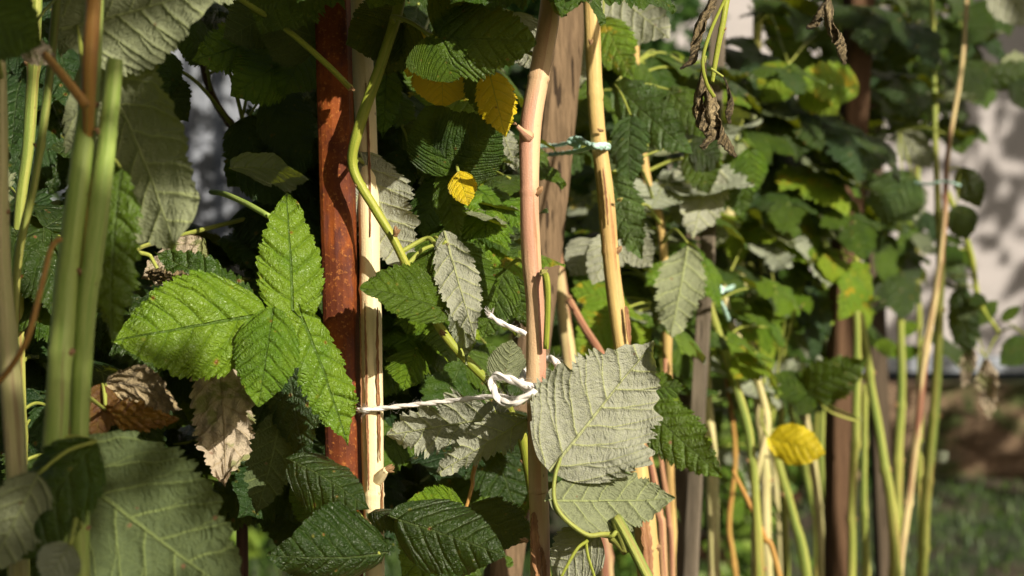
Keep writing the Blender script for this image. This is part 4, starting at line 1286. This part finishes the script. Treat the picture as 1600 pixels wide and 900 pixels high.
# right of the centre
hleaf('cream', [D((1014, 640, 1.45), (1130, 746, 1.42), 84, 't', 14, 'green', fold=0.15, curl=0.3, base=0.45, label='spotted green leaflet drooping to a point')], via=[(998, 650, 1.46), (1006, 644, 1.455), (1014, 640, 1.45)])
hleaf('cream', [D((1006, 605, 1.5), (1072, 605, 1.48), 46, 't', 10, 'bright')])
hleaf('midback2', [D((945, -25, 1.62), (1045, 60, 1.58), 110, 'u', 0, 'white', fold=0.1, base=0.5, label='bright pale underside at the top beside the cream cane'),
                   D((942, 30, 1.6), (990, 125, 1.58), 64, 't', 20, 'lime'), D((915, 30, 1.66), (908, 140, 1.64), 40, 'u', 0, 'white')])
hleaf('midback2', [D((960, 132, 1.6), (1080, 240, 1.56), 80, 't', 10, 'bluish', fold=0.2, curl=0.3), D((985, 180, 1.58), (985, 292, 1.56), 60, 't', 25, 'bluish', fold=0.2), D((1045, 140, 1.66), (1110, 215, 1.64), 60, 't', 10, 'green')])
hleaf('midback2', [D((955, 270, 1.56), (1004, 405, 1.54), 62, 't', 20, 'bluish', fold=0.2), D((1080, 220, 1.7), (1126, 262, 1.68), 60, 't', 20, 'bluish')])
hleaf('midback2', [D((970, 355, 1.62), (925, 445, 1.6), 60, 'u', 10, 'white'), D((972, 360, 1.63), (1018, 418, 1.62), 56, 'u', 0, 'white'), D((930, 375, 1.66), (890, 430, 1.65), 60, 'u', 0, 'white')])
hleaf('midback2', [D((1075, 380, 1.68), (1048, 525, 1.62), 74, 'u', 8, 'green', fold=0.25, curl=0.3, label='grey-green underside hanging before the grey batten'), D((1060, 440, 1.7), (1030, 520, 1.7), 60, 't', 20, 'dark')])
hleaf('midback2', [D((1115, 250, 1.80), (1082, 372, 1.76), 72, 'u', 0, 'white'), D((1082, 258, 1.82), (1052, 300, 1.8), 34, 'u', 0, 'white'), D((1060, 300, 1.82), (1062, 355, 1.8), 30, 'u', 0, 'white'),
                   D((1085, 215, 1.78), (1110, 305, 1.75), 66, 't', 20, 'green')])
hleaf('rb1', [D((1150, 220, 1.95), (1158, 340, 1.92), 80, 't', 15, 'green', fold=0.2), D((1170, 230, 1.9), (1180, 300, 1.9), 50, 't', 10, 'bright')])
hleaf('rb1', [D((1200, 684, 1.93), (1290, 708, 1.90), 64, 't', 5, 'yellow', fold=0.1, tip=0.8, curl=0.2, teeth=0.6, label='bright yellow leaflet with green base'), ], via=[(1190, 640, 2.0), (1192, 665, 1.95), (1200, 684, 1.93)])
hleaf('rb1', [D((1262, 612, 2.05), (1354, 560, 2.0), 72, 't', 12, 'green', fold=0.25, base=0.45), D((1262, 614, 2.05), (1200, 590, 2.05), 50, 't', 0, 'green'), D((1265, 614, 2.05), (1245, 650, 2.05), 40, 't', 20, 'green')],
      via=[(1340, 655, 2.15), (1300, 645, 2.1), (1262, 613, 2.05)])
hleaf('rb2', [D((1340, 140, 2.14), (1240, 118, 2.1), 64, 't', 10, 'lime', fold=0.2, curl=0.6, label='light green leaflet with yellow patches'), D((1255, 120, 2.14), (1310, 180, 2.12), 66, 't', 0, 'lime'), D((1335, 130, 2.15), (1262, 104, 2.15), 26, 't', 10, 'half')])
hleaf('rb2', [D((1232, 100, 2.1), (1190, 160, 2.1), 66, 't', 0, 'lime'), D((1215, 60, 2.3), (1265, 130, 2.3), 60, 't', 0, 'green'), D((1200, 10, 2.3), (1262, 50, 2.3), 60, 't', 0, 'lime')])
hleaf('r12', [D((1404, 205, 2.4), (1456, 262, 2.36), 50, 'u', 0, 'white', label='pale round underside against the house wall'), D((1425, 270, 2.35), (1375, 345, 2.35), 86, 't', 10, 'bluish', tip=0.2), D((1410, 285, 2.35), (1432, 345, 2.35), 60, 'u', 0, 'bluish')])
hleaf('r12', [D((1500, 262, 2.35), (1532, 325, 2.35), 46, 't', 30, 'dark'), D((1495, 320, 2.35), (1512, 375, 2.36), 50, 't', 0, 'dark')])
hleaf('rb3', [D((1505, 95, 2.6), (1538, 160, 2.6), 60, 't', 0, 'dark'), D((1530, 125, 2.6), (1640, 108, 2.6), 46, 't', 20, 'dark'), D((1580, 128, 2.6), (1625, 170, 2.6), 44, 't', 0, 'dark'),
              D((1490, 90, 2.6), (1450, 30, 2.6), 70, 't', 0, 'green'), D((1500, 20, 2.6), (1545, 60, 2.6), 90, 't', 0, 'green')])
hleaf('r13', [D((1560, -40, 2.3), (1612, 42, 2.3), 80, 'u', 0, 'white')])
hleaf('r11', [D((1406, 555, 2.7), (1438, 545, 2.7), 22, 't', 0, 'bright'), D((1406, 555, 2.7), (1360, 528, 2.7), 26, 't', 0, 'bright'), D((1406, 520, 2.7), (1436, 505, 2.7), 22, 't', 0, 'bright')])
hleaf('r14', [D((1540, 560, 2.5), (1545, 655, 2.5), 34, 'u', 20, 'paper', crumple=0.03, label='withered pale leaflet hanging before the stone base'), D((1518, 540, 2.5), (1505, 605, 2.5), 26, 'u', 20, 'paper', crumple=0.03),
              D((1520, 505, 2.5), (1560, 470, 2.5), 30, 't', 0, 'green'), D((1500, 450, 2.5), (1515, 560, 2.5), 50, 't', 30, 'deep')])
hleaf('r14', [D((1610, 530, 2.4), (1562, 570, 2.4), 46, 't', 0, 'green'), D((1565, 500, 2.5), (1595, 478, 2.5), 18, 't', 0, 'green')])
hleaf('r13', [D((1462, 720, 2.4), (1440, 690, 2.4), 24, 'u', 0, 'bluish'), D((1464, 720, 2.4), (1482, 705, 2.4), 20, 'u', 0, 'bluish')])

# dried shrivelled leaves at the top
def dried(plant, rows, label):
    p = PLANTS[plant]
    st = p.stalk([P(*rows[0][:3])] + [P(*r_[:3]) for r_ in rows[:2]], 0.0009, 0.0008, CM['olive'], 'leaf')
    pts = spline([tuple(P(*r_[:3])) + (S(r_[3], r_[2]) / 2,) for r_ in rows], 9)
    rr = random.Random(int(rows[0][0]))
    V, Fc, UV = [], [], []
    m = 9
    up = Vector((1, -.4, 0)).normalized()
    for i, p4 in enumerate(pts):
        c = Vector(p4[:3]); a = Vector(pts[max(0, i - 1)][:3]); b = Vector(pts[min(len(pts) - 1, i + 1)][:3])
        t = (b - a).normalized()
        up = (up - t * up.dot(t)).normalized(); s_ = t.cross(up)
        tw = i * 0.22
        for k in range(m):
            an = -2.3 + 4.6 * k / (m - 1) + tw
            r1 = p4[3] * (0.85 + 0.45 * math.sin(k * 2.1 + i * 0.8) * 0.6 + rr.uniform(-.28, .28))
            V.append(c + up * math.cos(an) * r1 + s_ * math.sin(an) * r1)
            UV.append((i / len(pts), (k - 4) / 14))
    for i in range(len(pts) - 1):
        for k in range(m - 1):
            a = i * m + k
            Fc.append((a, a + 1, a + m + 1, a + m))
    o0 = V[0].copy()
    me = mesh_of('leaflet', [v_ - o0 for v_ in V], Fc, UV)
    o = put('leaflet', me, LM['crisp'], st, Matrix.Translation(o0))
    o['label'] = label
    md = o.modifiers.new('thick', 'SOLIDIFY'); md.thickness = 0.0005
    md = o.modifiers.new('sub', 'SUBSURF'); md.levels = 1; md.render_levels = 1
    return st


z = 1.25
dried('hang', [(1120, -30, z, 4), (1112, 5, z, 16), (1095, 40, z, 22), (1086, 75, z, 18), (1082, 95, z, 16), (1062, 108, z, 3)], 'shrivelled brown leaflet')
dried('hang', [(1102, 90, z, 4), (1097, 130, z, 16), (1092, 165, z, 22), (1098, 195, z, 24), (1112, 212, z, 22), (1096, 232, z, 10)], 'shrivelled brown leaflet')
dried('hang', [(1100, 120, z, 5), (1110, 160, z, 26), (1115, 195, z, 34), (1128, 215, z, 24), (1140, 232, z, 18), (1150, 246, z, 6)], 'shrivelled brown leaflet')
dried('hang', [(1112, 108, z, 2), (1130, 120, z, 3), (1138, 140, z, 6), (1141, 160, z, 14), (1139, 180, z, 13), (1140, 194, z, 5)], 'shrivelled brown leaflet')
PLANTS['hang'].stalk([P(1132, 0, 1.26), P(1110, 50, 1.245), P(1098, 95, 1.24), P(1104, 130, 1.24), P(1116, 152, 1.24)], 0.0010, 0.0013, CM['lime'], 'side_shoot')
dried('hang2', [(1294, -10, 1.32, 4), (1293, 15, 1.32, 20), (1300, 45, 1.32, 20), (1312, 65, 1.32, 22), (1316, 85, 1.32, 18), (1320, 101, 1.32, 6)], 'shrivelled brown leaflet')
dried('hang2', [(1293, 0, 1.32, 6), (1282, 20, 1.32, 18), (1275, 36, 1.32, 18), (1260, 44, 1.32, 8)], 'shrivelled brown leaflet')

# ================================================================== THE MASS OF LEAVES
DK = ('deep', 'dark', 'green')
fill('leftdark', (100, 300, 160, 330, 1.42, 0.10), 26, mats=DK, seed=1)
fill('leftdark', (90, 700, 150, 200, 1.45, 0.10), 16, mats=DK, seed=2)
fill('leftdark', (260, 450, 100, 150, 1.50, 0.08), 10, mats=DK, seed=3)
fill('inner', (440, 300, 110, 220, 1.46, 0.07), 24, mats=DK, seed=4)
fill('inner', (330, 40, 120, 60, 1.44, 0.05), 6, mats=('green', 'dark'), seed=5)
fill('inner', (470, 600, 90, 160, 1.42, 0.06), 14, mats=('deep', 'dark'), seed=6)
fill('midback', (680, 230, 120, 230, 1.52, 0.08), 30, mats=('green', 'dark', 'deep'), seed=7)
fill('midback', (690, 560, 110, 140, 1.48, 0.07), 20, mats=DK, seed=8)
fill('midback', (720, 740, 100, 80, 1.5, 0.08), 8, mats=('green', 'dark'), seed=9)
fill('midback2', (980, 250, 130, 260, 1.9, 0.1), 30, mats=('green', 'dark', 'bluish'), seed=10, flip=0.25)
fill('midback2', (930, 470, 100, 80, 1.95, 0.1), 10, mats=('green', 'lime', 'bright'), seed=11)
fill('rb1', (1180, 200, 100, 260, 2.25, 0.12), 34, mats=('green', 'dark', 'deep', 'lime'), seed=12)
fill('rb1', (1200, 560, 80, 100, 2.3, 0.12), 9, mats=('green', 'bright'), seed=13)
fill('rb2', (1290, 220, 100, 260, 2.55, 0.12), 38, mats=('green', 'dark', 'deep', 'lime'), seed=14)
fill('rb2', (1270, 520, 70, 70, 2.55, 0.1), 6, mats=('green', 'bright'), seed=15)
fill('rb3', (1430, 60, 110, 90, 2.85, 0.1), 16, mats=('green', 'dark'), seed=16, flip=0.2)
fill('rb3', (1440, 420, 50, 110, 2.8, 0.1), 6, mats=('dark', 'deep'), seed=17, single=True)
fill('rb2', (1390, 60, 40, 60, 2.3, 0.05), 5, mats=DK, seed=30)
fill('rb2', (1330, 260, 50, 60, 2.2, 0.05), 4, mats=DK, seed=31)
fill('rb1', (1130, 700, 90, 130, 2.5, 0.15), 8, mats=('green', 'lime', 'bright'), seed=33)
fill('midback2', (1010, 640, 60, 160, 2.0, 0.12), 8, mats=('green', 'lime', 'bright'), seed=34)
fill('rb2', (1250, 560, 70, 60, 2.5, 0.15), 6, mats=('green', 'deep'), seed=35)
fill('midback', (640, 330, 60, 300, 1.40, 0.03), 12, size=(0.035, 0.06), mats=('green', 'dark', 'bright'), seed=40, flip=0.2)
fill('midback', (740, 330, 60, 200, 1.42, 0.04), 14, size=(0.03, 0.06), mats=('green', 'dark', 'lime'), seed=41, flip=0.25)
fill('midback2', (940, 400, 110, 200, 2.05, 0.1), 20, mats=('green', 'dark', 'lime', 'bright'), seed=42, flip=0.2)
fill('midback2', (1040, 560, 60, 140, 1.95, 0.08), 8, mats=('green', 'dark', 'lime'), seed=43, flip=0.2)
fill('rb1', (1180, 430, 80, 90, 2.3, 0.12), 12, mats=('green', 'deep', 'dark', 'lime'), seed=44)
fill('rb3', (1440, 40, 100, 80, 2.6, 0.1), 12, mats=('green', 'deep', 'dark'), seed=50, flip=0.15)
fill('rb3', (1440, 180, 60, 90, 2.7, 0.1), 5, mats=('green', 'dark'), seed=45, flip=0.2)
fill('rb3', (1560, 60, 60, 60, 2.7, 0.1), 3, mats=('green', 'dark'), seed=46, flip=0.2)
fill('inner', (300, 680, 90, 120, 1.5, 0.06), 8, mats=('deep', 'dark', 'green'), seed=47)
fill('leftdark', (200, 150, 70, 150, 1.4, 0.06), 10, mats=('deep', 'dark'), seed=48)
fill('rb1', (1150, 130, 100, 150, 2.05, 0.06), 9, size=(0.04, 0.07), mats=('lime', 'bright', 'green'), seed=60, flip=0.2)
fill('rb1', (1180, 400, 110, 130, 2.08, 0.08), 12, size=(0.035, 0.06), mats=('lime', 'bright', 'green'), seed=61, flip=0.25)
fill('rb2', (1290, 330, 60, 160, 2.2, 0.05), 8, size=(0.04, 0.065), mats=('lime', 'bright', 'green'), seed=62, flip=0.2)
fill('midback2', (1000, 450, 110, 150, 1.85, 0.1), 12, size=(0.035, 0.06), mats=('bright', 'lime', 'green'), seed=63, flip=0.3)
fill('midback', (720, 330, 90, 120, 1.40, 0.03), 6, size=(0.03, 0.05), mats=('bright', 'green'), seed=64, flip=0.2)
fill('r3', (1150, 520, 90, 100, 1.98, 0.06), 8, size=(0.03, 0.055), mats=('bright', 'lime', 'green'), seed=70, flip=0.3)
fill('r6', (1230, 480, 70, 90, 2.15, 0.06), 7, size=(0.03, 0.055), mats=('bright', 'green', 'dark'), seed=71, flip=0.2)
fill('r13', (1470, 230, 60, 120, 2.45, 0.06), 5, size=(0.03, 0.055), mats=('dark', 'green'), seed=72, flip=0.2)
fill('r14', (1520, 420, 40, 80, 2.5, 0.04), 4, size=(0.025, 0.045), mats=('dark', 'green'), seed=73, flip=0.2)
fill('leftback', (50, 330, 60, 170, 1.3, 0.05), 8, mats=('deep', 'dark', 'green'), seed=80)
fill('leftback', (50, 620, 60, 170, 1.3, 0.05), 7, mats=('deep', 'dark'), seed=81)
fill('inner', (420, 170, 70, 110, 1.36, 0.03), 6, size=(0.04, 0.07), mats=('green', 'dark'), seed=82)
fill('rb3', (1420, 330, 50, 120, 2.7, 0.08), 5, size=(0.04, 0.07), mats=('green', 'dark', 'deep'), seed=83)
fill('midback', (700, 300, 80, 160, 1.36, 0.03), 8, size=(0.03, 0.055), mats=('bright', 'green'), seed=90, flip=0.15)
fill('midback', (650, 560, 60, 90, 1.36, 0.03), 5, size=(0.03, 0.05), mats=('bright', 'green'), seed=91, flip=0.1)
fill('inner', (330, 120, 60, 70, 1.38, 0.03), 4, size=(0.04, 0.06), mats=('bright', 'green'), seed=92)
# the row goes on above the frame
fill('center', (860, -170, 140, 110, 1.2, 0.08), 9, mats=('green',), seed=20)
fill('branch', (640, -130, 140, 80, 1.2, 0.07), 5, mats=('green',), seed=21)
fill('inner', (330, -150, 160, 90, 1.4, 0.1), 3, mats=('green',), seed=22)
fill('leftthick', (150, -230, 130, 60, 1.0, 0.06), 5, mats=('green',), seed=23)
fill('midback2', (1000, -170, 160, 100, 1.8, 0.1), 8, mats=('green',), seed=24)

# ================================================================== STRING AND TWINE
def twisted(name, rows, r, mat, turns, parent=None, fuzz=0, plies=2, seed=0):
    base = spline([tuple(P(a, b, c_)) + (r,) for a, b, c_ in rows], 10)
    gs = []
    up = Vector((0, -1, 0.2)).normalized()
    L_ = 0
    fr = []
    prev = None
    for i, p in enumerate(base):
        c = Vector(p[:3]); a = Vector(base[max(0, i - 1)][:3]); b = Vector(base[min(len(base) - 1, i + 1)][:3])
        t = (b - a).normalized()
        up = (up - t * up.dot(t)).normalized(); s_ = t.cross(up)
        if prev is not None: L_ += (c - prev).length
        prev = c
        fr.append((c, up.copy(), s_, L_))
    for k in range(plies):
        path = []
        for (c, u_, s_, l_) in fr:
            an = l_ * turns + 2 * math.pi * k / plies
            path.append(tuple(c + (u_ * math.cos(an) + s_ * math.sin(an)) * r * 0.30) + (r * (0.74 + 0.08 * math.sin(l_ * 700 + k)),))
        gs.append(tube_geo(path, sides=7, rough=0.05, seed=k))
    rr = random.Random(seed)
    for k in range(fuzz):
        c, u_, s_, l_ = rr.choice(fr)
        an = rr.uniform(0, 6.28)
        dv = u_ * math.cos(an) + s_ * math.sin(an)
        e = c + dv * r * rr.uniform(1.5, 3.2) + s_.cross(u_) * r * rr.uniform(-3, 3)
        gs.append(tube_geo([tuple(c + dv * r * .5) + (0.00006,), tuple((c + e) / 2 + dv * r * .5) + (0.00005,), tuple(e) + (0.00003,)], sides=3, caps=False))
    g = join_geo(*gs)
    return mesh_obj(name, *g[:2], mat, parent, g[2])


st = thing('string', 'white cotton string tied in a loose knot round the pinkish cane', 'string', P(800, 620, 1.2))
r0 = S(9, 1.22) / 2
twisted('cord', [(560, 640, 1.262), (570, 641, 1.2545), (597, 638, 1.2535), (680, 629, 1.24), (775, 619, 1.218), (800, 624, 1.207), (830, 618, 1.198), (842, 608, 1.196)], r0, STRING_W, 260, st, 260, seed=1)
twisted('knot', [(842, 607, 1.198), (815, 600, 1.194), (790, 590, 1.197), (772, 588, 1.203), (769, 602, 1.203), (778, 622, 1.197), (797, 631, 1.19), (818, 622, 1.186), (836, 611, 1.187), (850, 602, 1.196), (866, 590, 1.212), (872, 572, 1.225), (862, 561, 1.235), (850, 563, 1.245), (836, 570, 1.25), (822, 580, 1.245), (815, 600, 1.215), (835, 612, 1.193), (856, 606, 1.195)], S(13, 1.2) / 2, STRING_W, 260, st, 320, seed=2)
twisted('loose_end', [(822, 522, 1.215), (800, 512, 1.215), (780, 503, 1.21), (764, 492, 1.205)], S(9, 1.21) / 2, STRING_W, 260, st, 40, seed=3)
fr_ = random.Random(8)
g = join_geo(*[tube_geo([tuple(P(768, 495, 1.207)) + (0.0002,), tuple(P(764 + fr_.uniform(-8, 8), 488 + fr_.uniform(-10, 4), 1.203)) + (0.0001,)], sides=4) for _ in range(22)])
mesh_obj('frayed_end', *g[:2], STRING_W, st, g[2])

tw = thing('garden_twine', 'mint green twine looped between weathered post and cream cane', 'twine', P(900, 230, 1.45))
PB = 1.585
twisted('loop', [(842, 228, PB), (870, 227, 1.565), (900, 222, 1.47), (925, 226, 1.402), (946, 226, 1.408), (951, 229, 1.425), (940, 234, 1.435)], S(8, 1.45) / 2, STRING_M, 500, tw, 10, seed=4)
twisted('loop', [(842, 242, PB), (865, 241, 1.56), (900, 237, 1.47), (925, 230, 1.402), (944, 231, 1.406), (950, 231, 1.42), (938, 229, 1.435)], S(8, 1.45) / 2, STRING_M, 500, tw, 10, seed=5)
twisted('loop', [(946, 229, 1.404), (925, 228, 1.398), (905, 217, 1.45), (893, 217, 1.46), (890, 224, 1.46), (905, 227, 1.45)], S(8, 1.45) / 2, STRING_M, 500, tw, 8, seed=6)
tw = thing('garden_twine', 'pale mint twine knotted on the grey batten beside a withered stem', 'twine', P(1125, 455, 1.9))
twisted('loop', [(1095, 447, 1.87), (1115, 447, 1.87), (1135, 452, 1.95), (1160, 440, 2.12)], S(8, 1.9) / 2, STRING_M, 400, tw, 6, seed=7)
twisted('loop', [(1115, 440, 1.87), (1128, 452, 1.87), (1122, 466, 1.87), (1130, 480, 1.9), (1138, 500, 1.93)], S(8, 1.9) / 2, STRING_M, 400, tw, 6, seed=8)
tw = thing('garden_twine', 'bluish twine crossing the striped cane in front of the pale wall', 'twine', P(1450, 270, 2.28))
twisted('loop', [(1430, 285, 2.28), (1450, 288, 2.27), (1475, 283, 2.27), (1500, 290, 2.3)], S(5, 2.3) / 2, STRING_M, 400, tw, 4, seed=9)
